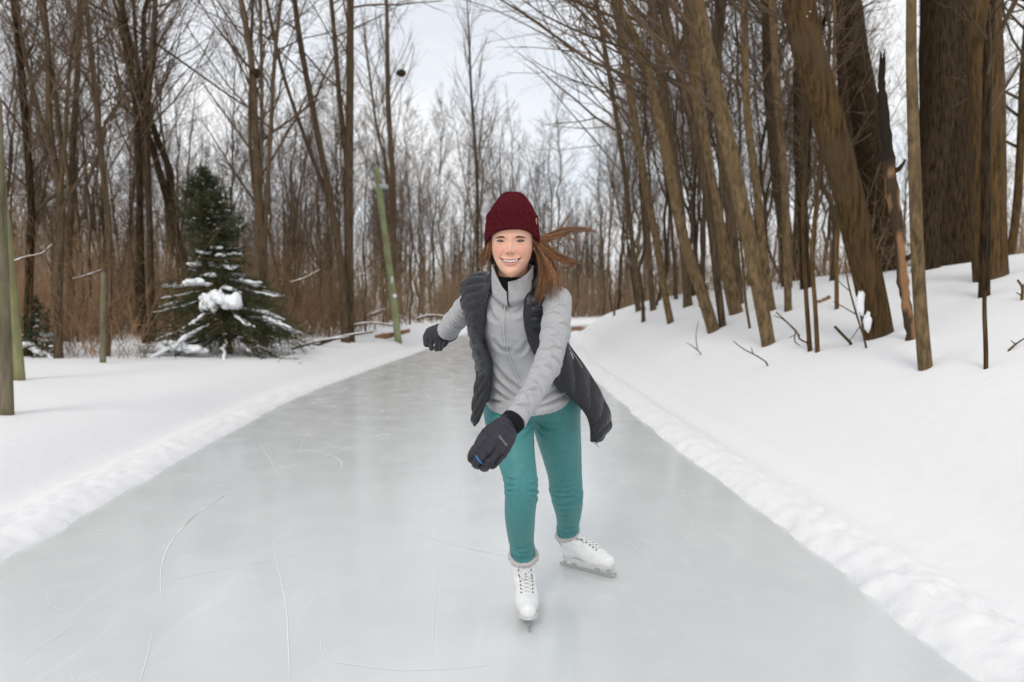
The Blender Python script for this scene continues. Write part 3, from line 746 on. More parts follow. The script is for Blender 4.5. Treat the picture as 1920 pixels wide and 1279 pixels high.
# ------------------------------------------------------------------ brush: the thicket under the trees, and the far wood
SPRUCE = T(430, 664)
def build_brush():
    rng = np.random.default_rng(12)
    def stems(n, yr, pxr, hh, side, r, name, colmat, k2, power=1.0, dmin=None):
        out = []
        y = yr[0] + (yr[1] - yr[0]) * rng.random(n) ** power
        px = pxr[0] + (pxr[1] - pxr[0]) * rng.random(n)
        x = (px - 960) / FOC * y
        d = (left_edge(y) - x) if side == 'L' else (x - right_edge(y))
        k = d > (dmin or (2.4 if side == 'L' else 2.6))
        cl = vnoise(x * .45, y * .45, 31) > -.18
        k &= cl & ~((np.hypot(x - SPRUCE[0], y - SPRUCE[1]) < 1.5) | ((np.abs(x / y - SPRUCE[0] / SPRUCE[1]) < .125) & (y < SPRUCE[1] + .4)))
        x, y = x[k], y[k]; n = len(x)
        z = ground_h(x, y)
        h = (hh[0] + (hh[1] - hh[0]) * rng.random(n) ** 1.5) * (1 + .5 * vnoise(x * .3, y * .3, 33))
        m = 5
        P = np.zeros((n, m, 3)); P[:, 0] = np.stack([x, y, z - .1], 1)
        dirv = np.stack([rng.normal(0, .30, n), rng.normal(0, .30, n), np.ones(n)], 1)
        for j in range(1, m):
            dirv = dirv + rng.normal(0, .15, (n, 3)); dirv /= np.linalg.norm(dirv, axis=1, keepdims=True)
            P[:, j] = P[:, j - 1] + dirv * (h / (m - 1))[:, None]
        RR = (r * (.6 + .8 * rng.random(n)))[:, None] * np.linspace(1, .35, m)[None]
        mb = MB(); mb.add(*tubes(P, RR, 3))
        P2, R2 = spawn(rng, P, RR, k2, 4, .42, (.45, 1.25), .05, .15, .95, .18, None, .6, .5)
        mb.add(*tubes(P2, np.maximum(R2, r * .3), 3))
        o = mb.build(name, colmat); tag(o, kind='stuff')
        return o
    mthk = noise_mat('brush_russet', (0.13, 0.078, 0.043), (0.40, 0.255, 0.148), 4.5, (1, 1, .3), .9, .1, 0, 0, 3)
    o = stems(3900, (10.6, 22), (-120, 900), (.5, 2.4), 'L', .0056, 'brush', mthk, 7)
    tag(o, 'russet thicket of thin bare stems under the wood left of the trail', 'thicket')
    mthk2 = noise_mat('brush_brown', (0.14, 0.095, 0.058), (0.37, 0.258, 0.162), 3.5, (1, 1, .3), .9, .1, 0, 0, 3)
    o = stems(6000, (20, 55), (-120, 1130), (1.6, 4.6), 'L', .012, 'undergrowth', mthk2, 6, 1.2)
    tag(o, 'brown undergrowth standing deep in the wood left of the trail', 'undergrowth')
    o = stems(2600, (13, 50), (1100, 2000), (.6, 2.6), 'R', .008, 'undergrowth', mthk2, 5, 1.0, 3.5)
    tag(o, 'thin undergrowth between the trunks on the right bank', 'undergrowth')
    o = stems(3600, (44, 95), (820, 1240), (2.2, 6.0), 'L', .022, 'undergrowth', mthk2, 6, 1.0)
    tag(o, 'brown undergrowth massed beyond the far bend of the trail', 'undergrowth')
    # far wood that reads as one mass beyond the bend
    n = 900
    y = 62 + 110 * rng.random(n); px = np.where(rng.random(n) < .6, -150 + 2250 * rng.random(n), -1300 + 4500 * rng.random(n)); x = (px - 960) / FOC * y
    k = (left_edge(y) - x > 2) | (x - right_edge(y) > 2); x, y = x[k], y[k]; n = len(x)
    z = ground_h(x, y); h = 9 + 6 * rng.random(n)
    P = np.zeros((n, 6, 3)); P[:, 0] = np.stack([x, y, z - .3], 1)
    for j in range(1, 6):
        P[:, j] = P[:, j - 1] + np.stack([rng.normal(0, .12, n), rng.normal(0, .12, n), h / 5], 1)
    RR = (.10 + .08 * rng.random(n))[:, None] * np.linspace(1, .2, 6)[None]
    mb = MB(); mb.add(*tubes(P, RR, 4))
    P1, R1 = spawn(rng, P, RR, 16, 5, .3, (.4, .95), .1, .15, 1, .1, None, .4, .4)
    R1 = np.maximum(R1, .012); mb.add(*tubes(P1, R1, 3))
    P2, R2 = spawn(rng, P1, R1, 4, 4, .5, (.4, .9), .08, .2, 1, .12, None, .6, .5)
    mb.add(*tubes(P2, np.maximum(R2, .009), 3))
    o = mb.build('far_woods', TWIG); tag(o, 'hazy grey brown far wood beyond the bend of the trail', 'woods', kind='stuff')
build_brush()
# ------------------------------------------------------------------ spruces, posts, logs, nests
def blob(c, r, seed, flat=.55, nu=28, nv=16, amp=.28):
    """a lump of settled snow: uneven rounded mound with a flatter underside"""
    th = np.linspace(0, 2 * math.pi, nu, endpoint=False)[None]; ph = np.linspace(0, math.pi, nv)[:, None]
    d = np.stack([np.sin(ph) * np.cos(th), np.sin(ph) * np.sin(th), np.cos(ph) + 0 * th], -1)
    k = 1 + amp * (vnoise(d[..., 0] * 2.4 + seed, d[..., 1] * 2.4 + d[..., 2] * 1.7, seed) + .7 * vnoise(d[..., 0] * 5 + d[..., 2] * 3, d[..., 1] * 5 + seed, seed + 3)) * 1.6
    V = d * k[..., None] * np.asarray(r)
    V[..., 2] = np.where(V[..., 2] < 0, V[..., 2] * flat, V[..., 2])
    i = np.arange(nv - 1)[:, None] * nu; j = np.arange(nu)[None]; j2 = (j + 1) % nu
    return V.reshape(-1, 3) + np.asarray(c), np.stack([i + j, i + nu + j, i + nu + j2, i + j2], -1).reshape(-1, 4)

NEEDLE = noise_mat('spruce_needles', (0.020, 0.034, 0.018), (0.060, 0.085, 0.040), 3.5, rough=.7, spec=.2, bump=0, detail=3, c3=(.085, .080, .035), s3=2.2)

def conifer(base, prof, label, seed, nwh, nb, snow_px=(), nsmall=90, density=1.0, lean=0.0):
    """prof: rows of (height, reach left, reach right) in metres"""
    rng = np.random.default_rng(seed)
    prof = np.array(prof, float); Ht = prof[-1, 0]
    root = empty('spruce_tree', tuple(base))
    n = 14
    TP = np.stack([.03 * np.sin(np.linspace(0, 3, n)), .02 * np.cos(np.linspace(0, 4, n)), np.linspace(-.2, Ht, n)], 1)
    TP[:, 0] += lean * TP[:, 2] / Ht
    mb = MB(); mb.add(*tubes(TP, np.linspace(.055, .006, n) * Ht / 3.2, 9))
    o = mb.build('trunk', BARK); o.parent = root
    mb = MB(); sn = MB(); tips = []
    for w in range(nwh):
        f = (w + .3) / nwh
        h0 = .10 * Ht + .90 * Ht * f ** .92
        for b in range(nb):
            a = rng.random() * 6.283
            h = h0 + rng.normal(0, .05 * Ht / nwh * 3)
            rl, rr = np.interp(h, prof[:, 0], prof[:, 1]), np.interp(h, prof[:, 0], prof[:, 2])
            reach = (rr if math.cos(a) > 0 else rl) * abs(math.cos(a)) + (rl + rr) / 2 * (1 - abs(math.cos(a)))
            L = reach * (.58 + .52 * rng.random())
            if L < .05: continue
            s = np.linspace(0, 1, 8)
            up = (.55 * f + .05) * L
            P = np.stack([np.cos(a) * L * s, np.sin(a) * L * s, h - .25 * L * s * (1 - f) + up * s ** 2 * .8 - .18 * L * s ** 2 * (1 - f) * 1.2], 1) + np.array([lean * h / Ht, 0, .0])
            P[1:] += rng.normal(0, .012, (7, 3))
            tips.append((P, L, f))
            mb.add(*tubes(P, np.linspace(.014, .004, 8) * (L + .2), 4), C=(1.3, .8, .6))
            # side shoots carrying needles
            k = int((7 + 13 * L) * density)
            B2, R2 = spawn(rng, P[None], np.full((1, 8), .004), k, 4, 0, (.55, 1.0), .02, .12, 1.0, .08, None, 1, .6, lambda u: L * .30 * np.clip(1.15 - u * .75, .2, 1) + .05)
            allp = np.concatenate([B2.reshape(-1, 4, 3)])
            mb.add(*tubes(allp, np.full(allp.shape[:2], .0025), 3), C=(1.2, .85, .6))
            segs = [(q, 30) for q in allp] + [(P[2:], 40)]
            for q, cnt in segs:
                q = np.asarray(q); m = len(q)
                u = rng.random(cnt) * (m - 1); i = np.minimum(u.astype(int), m - 2); ff = (u - i)[:, None]
                p = q[i] * (1 - ff) + q[i + 1] * ff; t = q[i + 1] - q[i]; t /= np.linalg.norm(t, axis=1, keepdims=True) + 1e-9
                r = rng.normal(size=(cnt, 3)); r -= (r * t).sum(1, keepdims=True) * t; r /= np.linalg.norm(r, axis=1, keepdims=True)
                d = t * .75 + r * .8; d /= np.linalg.norm(d, axis=1, keepdims=True)
                wv = np.cross(d, rng.normal(size=(cnt, 3))); wv /= np.linalg.norm(wv, axis=1, keepdims=True)
                ln = (.030 + .022 * rng.random((cnt, 1))); wd = .0042
                V = np.stack([p - wv * wd, p + wv * wd, p + d * ln], 1).reshape(-1, 3)
                sh = np.repeat(.65 + .7 * rng.random(cnt), 3)[:, None] * np.array([1, 1, 1.0])
                mb.add(V, None, np.arange(cnt * 3).reshape(-1, 3), C=sh)
    m2 = NEEDLE.copy(); m2.name = 'spruce_needles_shaded'
    o = mb.build('foliage', NEEDLE_ATTR, root, False); o.parent = root; o.matrix_parent_inverse = Matrix.Identity(4)
    bpy.data.materials.remove(m2)
    # small crusts of snow along the boughs
    for q in range(nsmall):
        P, L, f = tips[rng.integers(len(tips))]
        j = rng.integers(1, 7); r = (.010 + .030 * rng.random() ** 1.5) * (1.2 - .3 * f)
        V, F = blob(P[j] + [0, 0, .012], (r * (1 + .6 * rng.random()), r * (1 + .6 * rng.random()), r * .75), int(rng.integers(99)), .4, 12, 8)
        sn.add(V, F)
    for P, L, f in tips:        # snow lying along the lower boughs
        if f > .5 or rng.random() > .42: continue
        j0 = int(rng.integers(2, 5)); Q = interp_path(P[j0:8], 12); m = len(Q)
        rr = (.020 + .030 * rng.random()) * np.sin(np.linspace(.25, 3.0, m)) ** .6 * (1 + .5 * rng.normal(0, .5, m).clip(-1, 1))
        V, F = tubes(Q + np.array([0, 0, .012]) + rng.normal(0, .008, (m, 3)), rr, 10)
        Vc = V.reshape(m, 10, 3); Vc[..., 2] = Q[:, None, 2] + .012 + (Vc[..., 2] - Q[:, None, 2] - .012) * .7
        Vc[..., :2] = Q[:, None, :2] + (Vc[..., :2] - Q[:, None, :2]) * 1.5
        sn.add(Vc.reshape(-1, 3), F)
    o = sn.build('snow_crust', SNOWM); o.parent = root; o['kind'] = 'stuff'
    for k, (cx, cy_, w, h, dy) in enumerate(snow_px):
        w, h = w * .85, max(h * 1.15, 13)
        c = U(cx, cy_, base[1] + dy) - base; sc = (base[1] + dy) / FOC
        mb = MB(); m = max(4, int(w / 5.5))
        for q in range(m):
            t = (q + .5) / m - .5
            V, F = blob(c + np.array([t * w * .85 * sc, rng.normal(0, .06), -abs(t) * h * .5 * sc + rng.normal(0, h * .15 * sc)]), (w / m * (1.3 + 1.0 * rng.random()) * sc, .06 + .08 * rng.random(), h * .34 * sc * (.6 + .6 * rng.random())), int(rng.integers(99)), .5)
            mb.add(V, F)
        o = mb.build('snow_clump', SNOWM); o.parent = root
    tag(root, label, 'spruce')
    return root

NEEDLE_ATTR = noise_mat('spruce_green', (0.024, 0.040, 0.020), (0.075, 0.100, 0.045), 3.5, rough=.7, spec=.2, bump=0, detail=3, c3=(.075, .070, .032), s3=2.2, attr=True)
bS = T(430, 664)
_s = bS[1] / FOC
conifer(bS, [(y_ * _s, l_ * _s, r_ * _s) for y_, l_, r_ in ((0, 70, 80), (14, 122, 118), (54, 168, 150), (84, 155, 150), (124, 132, 118), (148, 72, 70), (168, 60, 56), (194, 54, 44), (224, 64, 54), (250, 66, 56), (280, 50, 42), (304, 40, 34), (330, 16, 14), (345, 4, 4))],
        'dark green spruce with thick snow clumps on its lower boughs, left of the trail', 4, 27, 11,
[(412, 562, 92, 40, -.75), (366, 530, 34, 20, -.6), (326, 648, 62, 26, -.85), (366, 654, 40, 18, -.9)], 190, lean=-42 * _s)
bS2 = T(66, 668)
conifer(bS2, [(0, .30, .38), (.25, .34, .42), (.55, .22, .25), (.95, .03, .03)], 'small dark spruce sapling behind the mossy posts at the left edge', 9, 8, 6, [(70, 640, 14, 7, .4), (62, 628, 9, 5, .4)], 16)

POST_GREEN = noise_mat('green_treated_wood', (0.15, 0.155, 0.070), (0.27, 0.265, 0.135), 10, (2, 2, .25), .85, .1, .5, .01, 5, c3=(.20, .17, .10), s3=3)
POST_GREY = noise_mat('weathered_wood', (0.10, 0.085, 0.055), (0.21, 0.18, 0.125), 9, (2, 2, .3), .9, .1, .7, .012, 6, c3=(.13, .14, .06), s3=2.5)
POLE_GREEN = noise_mat('pale_green_pole', (0.21, 0.255, 0.125), (0.33, 0.375, 0.20), 12, (2, 2, .2), .8, .15, .4, .008, 5, c3=(.25, .23, .14), s3=2.5)
def post(px, w0, w1, mat, label, cat, name='wooden_post', n=14, top_cap=True, ext=0.0):
    b = T(*px[0]); Y = b[1]; sc = Y / FOC / 2
    P = interp_path(np.array([U(x, y, Y) for x, y in px]), n) - b
    if ext:
        d = (P[-1] - P[-2]) / np.linalg.norm(P[-1] - P[-2]); P = np.vstack([P, P[-1] + d * ext]); n += 1
    P[0] -= (P[1] - P[0]) / np.linalg.norm(P[1] - P[0]) * .15
    rr = np.linspace(w0, w1, n) * sc
    V, F = tubes(P, rr, 16)
    mb = MB(); mb.add(V, F, tube_caps(n, 16))
    r = empty(name, tuple(b))
    o = mb.build('shaft', mat, None); o.parent = r
    tag(r, label, cat)
    return r, b, P, sc
post([(11, 777), (7, 650), (2, 500), (-3, 380)], 27, 24, POST_GREY, 'weathered grey post nearest the left edge of the ice', 'post', ext=.8)
post([(36, 713), (26, 600), (12, 450), (1, 350)], 21, 17, POST_GREEN, 'mossy green post leaning left behind the weathered grey post', 'post', ext=.5)
post([(193, 680), (193, 600), (194, 511)], 11, 9, POST_GREY, 'short thin wooden stake standing in the brush left of the spruce', 'stake', 'wooden_stake')
r, b, P, sc = post([(747, 642), (739, 570), (727, 480), (713, 370), (706, 314)], 14, 10, POLE_GREEN, 'pale green wooden light pole leaning left beside the trail', 'pole', 'light_pole', 18)
def at_pole(py, dx, dy=0): return U(np.interp(py, [314, 370, 480, 570, 642], [706, 713, 727, 739, 747]) + dx, py, b[1] + dy) - b
lampm = noise_mat('lamp_grey', (.42, .46, .48), (.56, .60, .62), 20, rough=.5, bump=.1)
mb = MB(); c = at_pole(350, 3, -.05)
V, F = box(0, 0, 0, .24, .16, .09); mb.add(V * np.array([1, 1, 1]) + at_pole(350, 9, -.08), F)
mb.add(*tubes(np.array([at_pole(346, 0), at_pole(346, 10, -.05), at_pole(349, 16, -.09)]), np.array([.03, .025, .02]), 8))
o = mb.build('lamp', lampm); o.parent = r
mb = MB(); V, F = box(0, 0, 0, .055, .03, .20); mb.add(V + at_pole(525, 2, -.11), F); o = mb.build('marker_plate', new_mat('white_plate', (.8, .8, .8), .6)[0]); o.parent = r
mb = MB(); mb.add(*blob(at_pole(556, 3, -.10), (.06, .05, .08), 5)); o = mb.build('snow_lump', SNOWM); o.parent = r

def log(px, w, label, name, mat=BARK, snow=0, cat='log', Y=None, n=12, twigs=()):
    b = T(*px[0]) if Y is None else U(*px[0], Y)
    b = np.array(b); sc = b[1] / FOC / 2
    P = interp_path(np.array([U(x, y, b[1]) for x, y in px]), n) - b
    rng = np.random.default_rng(int(px[0][0]))
    rr = np.linspace(w, w * .6, n) * sc * (1 + .1 * rng.normal(0, 1, n))
    root = empty(name, tuple(b))
    mb = MB(); V, F = tubes(P, rr, 9); mb.add(V, F, tube_caps(n, 9))
    for tp in twigs:
        Q = interp_path(np.array([U(x, y, b[1]) for x, y in tp]), 6) - b; mb.add(*tubes(Q, np.linspace(w * .4, w * .15, 6) * sc, 5))
    o = mb.build('stem', mat); o.parent = root
    if snow:
        mb = MB(); rs = rr * snow
        Q = P + np.array([0, 0, 1]) * (rr * .9)[:, None]
        V, F = tubes(Q, rs * (1 + .3 * rng.normal(0, 1, n).clip(-1, 1)), 9, .7); mb.add(V, F, tube_caps(n, 9))
        o = mb.build('snow', SNOWM); o.parent = root
    tag(root, label, cat)
    return root
log([(704, 634), (735, 628), (768, 620)], 12, 'reddish brown fallen log lying behind the foot of the leaning green pole', 'fallen_log', noise_mat('rust_log', (.20, .105, .055), (.30, .17, .095), 8, bump=.6))
log([(664, 606), (690, 594), (722, 581)], 7, 'snow covered fallen branch propped up between forked tree and green pole', 'fallen_branch', BARK, 1.0)
log([(590, 648), (640, 632), (700, 622)], 6, 'snow dusted fallen pole lying low right of the spruce', 'fallen_branch', BARK, .8)
log([(545, 655), (600, 640), (655, 632)], 5, 'thin snowy deadwood lying against the foot of the forked trees', 'fallen_branch', BARK, .8)
log([(640, 616), (690, 606), (735, 610)], 5, 'thin fallen stem with snow crossing behind the forked trees', 'fallen_branch', BARK, .9, Y=17.5)
log([(782, 598), (810, 592), (850, 596)], 5, 'low snowy branch in the brush beyond the outstretched glove', 'fallen_branch', BARK, .8, Y=21)
log([(22, 492), (50, 482), (78, 476), (97, 460)], 4, 'arching snow laden twig beside the mossy posts', 'snowy_branch', BARK, .9, Y=9.5, twigs=[[(22, 492), (28, 560), (32, 660)]])
log([(138, 524), (165, 516), (190, 507)], 4, 'short snow laden twig over the short wooden stake', 'snowy_branch', BARK, 1.0, Y=11.5, twigs=[[(138, 524), (136, 600), (138, 672)]])
log([(545, 530), (575, 520), (600, 505)], 3, 'pale bent twig with a little snow right of the spruce', 'snowy_branch', BARK, .8, Y=12.5, twigs=[[(575, 520), (580, 590), (590, 655)]])
log([(1536, 568), (1546, 562), (1556, 556)], 10, 'curled brown bark scrap on the snow left of the mossy leaning trunk', 'bark_scrap', noise_mat('bark_scrap_brown', (.16, .085, .04), (.24, .14, .07), 12), 0, 'bark')

def nest(px, py, Y, r, label):
    rng = np.random.default_rng(int(px))
    c = U(px, py, Y)
    n = 260
    d = rng.normal(size=(n, 3)); d /= np.linalg.norm(d, axis=1, keepdims=True)
    p = d * r * (.55 + .45 * rng.random((n, 1))) * np.array([1.1, 1, .8])
    t = np.cross(d, rng.normal(size=(n, 3))); t /= np.linalg.norm(t, axis=1, keepdims=True)
    P = np.stack([p - t * r * .5, p + d * r * .08, p + t * r * .5], 1)
    mb = MB(); mb.add(*tubes(P, np.full((n, 3), r * .055), 4))
    V, F = blob(np.zeros(3), (r * .8, r * .8, r * .6), 3, .9); mb.add(V, F)
    o = mb.build('leaf_nest', noise_mat('nest_leaves', (.045, .03, .018), (.085, .055, .032), 20, bump=.5)); o.location = c
    tag(o, label, 'nest')
Q = interp_path(np.array([U(x, y, _plb[1]) for x, y in ((728, 196), (737, 172), (748, 148), (755, 128), (768, 100), (776, 74))]), 14) - _plb
mb = MB(); mb.add(*tubes(Q, np.linspace(2.4, .8, 14) / 2 * _plb[1] / FOC, 5))
P3, R3 = spawn(np.random.default_rng(4), Q[None], np.linspace(1.6, .6, 14)[None] / 2 * _plb[1] / FOC, 14, 5, .5, (.4, .9), .08, .2, 1.0)
mb.add(*tubes(P3, np.maximum(R3, .003), 3))
o = mb.build('nest_bough', TWIG); o.parent = _pl
nest(752, 137, _plb[1] - .03, 7.5 / FOC * _plb[1], 'round dark leaf nest in thin twigs above the leaning green pole')
nest(478, 137, _clb[1] - .05, .11, 'dark twig nest wedged high in the four-stemmed clump')

# long bough slanting across the sky from the clump
Q = interp_path(np.array([U(x, y, _clb[1]) for x, y in ((480, 210), (440, 186), (400, 158), (330, 108), (262, 62), (205, 28), (160, 0), (90, -50))]), 30) - _clb
mb = MB(); mb.add(*tubes(Q, np.linspace(2.6, 5.2, 30) / 2 * _clb[1] / FOC, 7))
Q2 = interp_path(np.array([U(x, y, _clb[1]) for x, y in ((300, 88), (240, 62), (195, 35), (150, 0), (110, -35))]), 14) - _clb
mb.add(*tubes(Q2, np.linspace(1.5, 2.5, 14) / 2 * _clb[1] / FOC, 5))
o = mb.build('bough', BARK_DARK); o.parent = _cl

# snow stuck to the mossy leaning trunk
_mr, _mb = HERO[5]
for (x, y, w, h) in ((1513, 30, 12, 16), (1612, 570, 15, 46), (1626, 604, 13, 34)):
    sc = _mb[1] / FOC
    mb = MB(); V, F = blob(U(x, y, _mb[1] - 22 * sc) - _mb, (w / 2 * sc, .025, h / 2 * sc), x % 50, .9, 24, 16, .5); mb.add(V, F)
    o = mb.build('snow_patch', SNOWM); o.parent = _mr

# rusty dry bush by the bend of the trail
def dry_bush():
    rng = np.random.default_rng(2); c = U(1084, 599, 36.0); c[2] = float(ground_h(c[0], c[1]))
    n = 160
    P = np.zeros((n, 4, 3)); P[:, 0, 0] = rng.normal(0, .22, n); P[:, 0, 1] = rng.normal(0, .3, n)
    d = np.stack([rng.normal(0, .5, n), rng.normal(0, .5, n), np.ones(n)], 1)
    for j in range(1, 4): P[:, j] = P[:, j - 1] + d * .05 + rng.normal(0, .02, (n, 3))
    mb = MB(); mb.add(*tubes(P, np.full((n, 4), .02), 3))
    o = mb.build('dry_bush', noise_mat('rusty_leaves', (.34, .19, .12), (.42, .26, .18), 3, bump=0)); o.location = c
    tag(o, 'low rusty dry bush at the far bend of the trail', 'bush')
dry_bush()
# ------------------------------------------------------------------ the skater
def surface_nets(f, org, h):
    s = f < 0
    nx, ny, nz = f.shape
    def c(a, i, j, k): return a[i:nx - 1 + i, j:ny - 1 + j, k:nz - 1 + k]
    cnt = sum(c(s, i, j, k).astype(np.int8) for i in (0, 1) for j in (0, 1) for k in (0, 1))
    act = (cnt > 0) & (cnt < 8)
    I, J, K = np.nonzero(act)
    idx = -np.ones(act.shape, np.int64); idx[I, J, K] = np.arange(len(I))
    acc = np.zeros((len(I), 3)); num = np.zeros(len(I))
    cor = [(i, j, k) for i in (0, 1) for j in (0, 1) for k in (0, 1)]
    for a in cor:
        for ax in range(3):
            if a[ax]: continue
            b = list(a); b[ax] = 1
            fa = f[I + a[0], J + a[1], K + a[2]]; fb = f[I + b[0], J + b[1], K + b[2]]
            m = (fa < 0) != (fb < 0)
            t = np.where(m, fa / np.where(m, fa - fb, 1), 0)
            p = np.array(a, float)[None].repeat(len(I), 0); p[:, ax] += t
            acc[m] += p[m]; num[m] += 1
    V = (np.stack([I, J, K], 1) + acc / num[:, None]) * h + np.asarray(org)
    Fs = []
    for ax in range(3):
        o = [(1, 2), (2, 0), (0, 1)][ax]
        sl0 = [slice(None)] * 3; sl1 = [slice(None)] * 3
        sl0[ax] = slice(0, -1); sl1[ax] = slice(1, None)
        for q in o: sl0[q] = slice(1, -1); sl1[q] = slice(1, -1)
        a, b = s[tuple(sl0)], s[tuple(sl1)]
        e = np.nonzero(a != b)
        p = np.stack(e, 1); p[:, o[0]] += 1; p[:, o[1]] += 1
        flip = ~a[e]
        def cell(d0, d1):
            q = p.copy(); q[:, o[0]] -= d0; q[:, o[1]] -= d1
            return idx[q[:, 0], q[:, 1], q[:, 2]]
        quad = np.stack([cell(1, 1), cell(0, 1), cell(0, 0), cell(1, 0)], 1)
        quad[flip] = quad[flip][:, ::-1]
        Fs.append(quad)
    F = np.concatenate(Fs)
    return V, F[(F >= 0).all(1)]

def relax(V, F, it=2, lam=0.5):
    E = np.concatenate([F[:, [0, 1]], F[:, [1, 2]], F[:, [2, 3]], F[:, [3, 0]]])
    for _ in range(it):
        S = np.zeros_like(V); n = np.zeros(len(V))
        for a, b in ((0, 1), (1, 0)):
            for c in range(3): S[:, c] += np.bincount(E[:, a], V[E[:, b], c], len(V))
            n += np.bincount(E[:, a], None, len(V))
        V = V + lam * (S / np.maximum(n, 1)[:, None] - V)
    return V

def normals(V, F):
    n = np.cross(V[F[:, 2]] - V[F[:, 0]], V[F[:, 3]] - V[F[:, 1]])
    N = np.zeros_like(V)
    for k in range(4):
        for c in range(3): N[:, c] += np.bincount(F[:, k], n[:, c], len(V))
    return N / (np.linalg.norm(N, axis=1, keepdims=True) + 1e-12)

def chain(rows):
    """rows of (px, py, Y, width in px) -> points and radii"""
    r = np.array(rows, float)
    return np.array([U(a, b, c) for a, b, c, _ in r]), r[:, 3] / 2 * r[:, 2] / FOC

def dense(P, Rr, n):
    Q = interp_path(np.column_stack([P, Rr]), n)
    return Q[:, :3], Q[:, 3]

def sd_chain(X, P, Rr, want=False):
    """distance to a tapering limb through points P with radii Rr"""
    best = np.full(len(X), 1e9); arc = np.zeros(len(X)); s0 = 0.0
    for a, b, ra, rb in zip(P[:-1], P[1:], Rr[:-1], Rr[1:]):
        ab = b - a; l2 = ab @ ab
        t = np.clip(((X - a) @ ab) / l2, 0, 1)
        d = np.sqrt((((X - a) - t[:, None] * ab) ** 2).sum(1)) - (ra + (rb - ra) * t)
        m = d < best
        if want: arc[m] = s0 + t[m] * math.sqrt(l2)
        best = np.minimum(best, d); s0 += math.sqrt(l2)
    return (best, arc) if want else best

def smin(a, b, k):
    h = np.clip(0.5 + 0.5 * (b - a) / k, 0, 1)
    return b + (a - b) * h - k * h * (1 - h)

def grid_eval(fn, lo, hi, h):
    lo = np.asarray(lo, float); n = np.ceil((np.asarray(hi, float) - lo) / h).astype(int) + 1
    ax = [lo[i] + np.arange(n[i]) * h for i in range(3)]
    out = np.empty(n, np.float64)
    B = max(1, int(400000 / (n[1] * n[2])))
    yy, zz = np.meshgrid(ax[1], ax[2], indexing='ij')
    for i in range(0, n[0], B):
        xs = ax[0][i:i + B]
        X = np.stack([np.repeat(xs, yy.size), np.tile(yy.ravel(), len(xs)), np.tile(zz.ravel(), len(xs))], 1)
        out[i:i + B] = fn(X).reshape(len(xs), n[1], n[2])
    return out, lo

def sdf_mesh(fn, lo, hi, h, it=2):
    f, lo = grid_eval(fn, lo, hi, h)
    V, F = surface_nets(f, lo, h)
    return relax(V, F, it), F

def bounds(*chains, pad=0.03):
    P = np.concatenate([np.concatenate([p - r[:, None], p + r[:, None]]) for p, r in chains])
    return P.min(0) - pad, P.max(0) + pad

# --- limbs traced from the photograph, each joint at its own distance
ARM_L = dense(*chain([(1045, 564, 2.24, 54), (1045, 600, 2.17, 52), (1036, 650, 2.06, 50), (1022, 692, 1.98, 48), (996, 740, 1.89, 43), (975, 773, 1.84, 44), (965, 787, 1.82, 49)]), 22)
ARM_R = dense(*chain([(905, 547, 2.40, 50), (885, 565, 2.49, 44), (866, 587, 2.58, 41), (850, 607, 2.68, 37), (839, 620, 2.76, 35)]), 18)
LEG_R = dense(*chain([(952, 745, 2.58, 96), (956, 800, 2.54, 90), (966, 850, 2.47, 74), (976, 898, 2.42, 64), (977, 930, 2.43, 61), (975, 965, 2.48, 58), (977, 1005, 2.58, 50), (981, 1040, 2.645, 41), (982, 1056, 2.675, 37)]), 26)
LEG_L = dense(*chain([(1043, 745, 2.64, 92), (1045, 800, 2.70, 88), (1053, 850, 2.78, 75), (1060, 898, 2.85, 63), (1063, 930, 2.90, 60), (1066, 962, 2.99, 48), (1064, 996, 3.08, 38), (1064, 1012, 3.115, 34)]), 26)
# torso stations: centre, yaw of the chest, half width, half depth
_TS = [((964, 505), 2.275, 14, .060, .060), ((965, 528), 2.30, 18, .066, .064), ((966, 546), 2.315, 20, .117, .082), ((967, 568), 2.335, 20, .141, .100), ((967, 602), 2.37, 17, .133, .115), ((969, 640), 2.42, 12, .126, .106), ((973, 675), 2.47, 6, .122, .100), ((983, 720), 2.53, 0, .143, .110), ((990, 768), 2.565, -5, .163, .122), ((994, 800), 2.58, -5, .165, .122)]
TS_C = np.array([U(p[0], p[1], Y) for p, Y, *_ in _TS]); TS_Y = np.array([R(t[2]) for t in _TS]); TS_A = np.array([t[3] for t in _TS]); TS_B = np.array([t[4] for t in _TS])

def torso_param(X):
    best = np.full(len(X), 1e9); tt = np.zeros(len(X))
    for i in range(len(TS_C) - 1):
        a, b = TS_C[i], TS_C[i + 1]; ab = b - a
        t = ((X - a) @ ab) / (ab @ ab)
        t = np.clip(t, 0 if i else -2, 1 if i < len(TS_C) - 2 else 3)
        d = (((X - a) - t[:, None] * ab) ** 2).sum(1)
        m = d < best; best[m] = d[m]; tt[m] = i + t[m]
    return tt

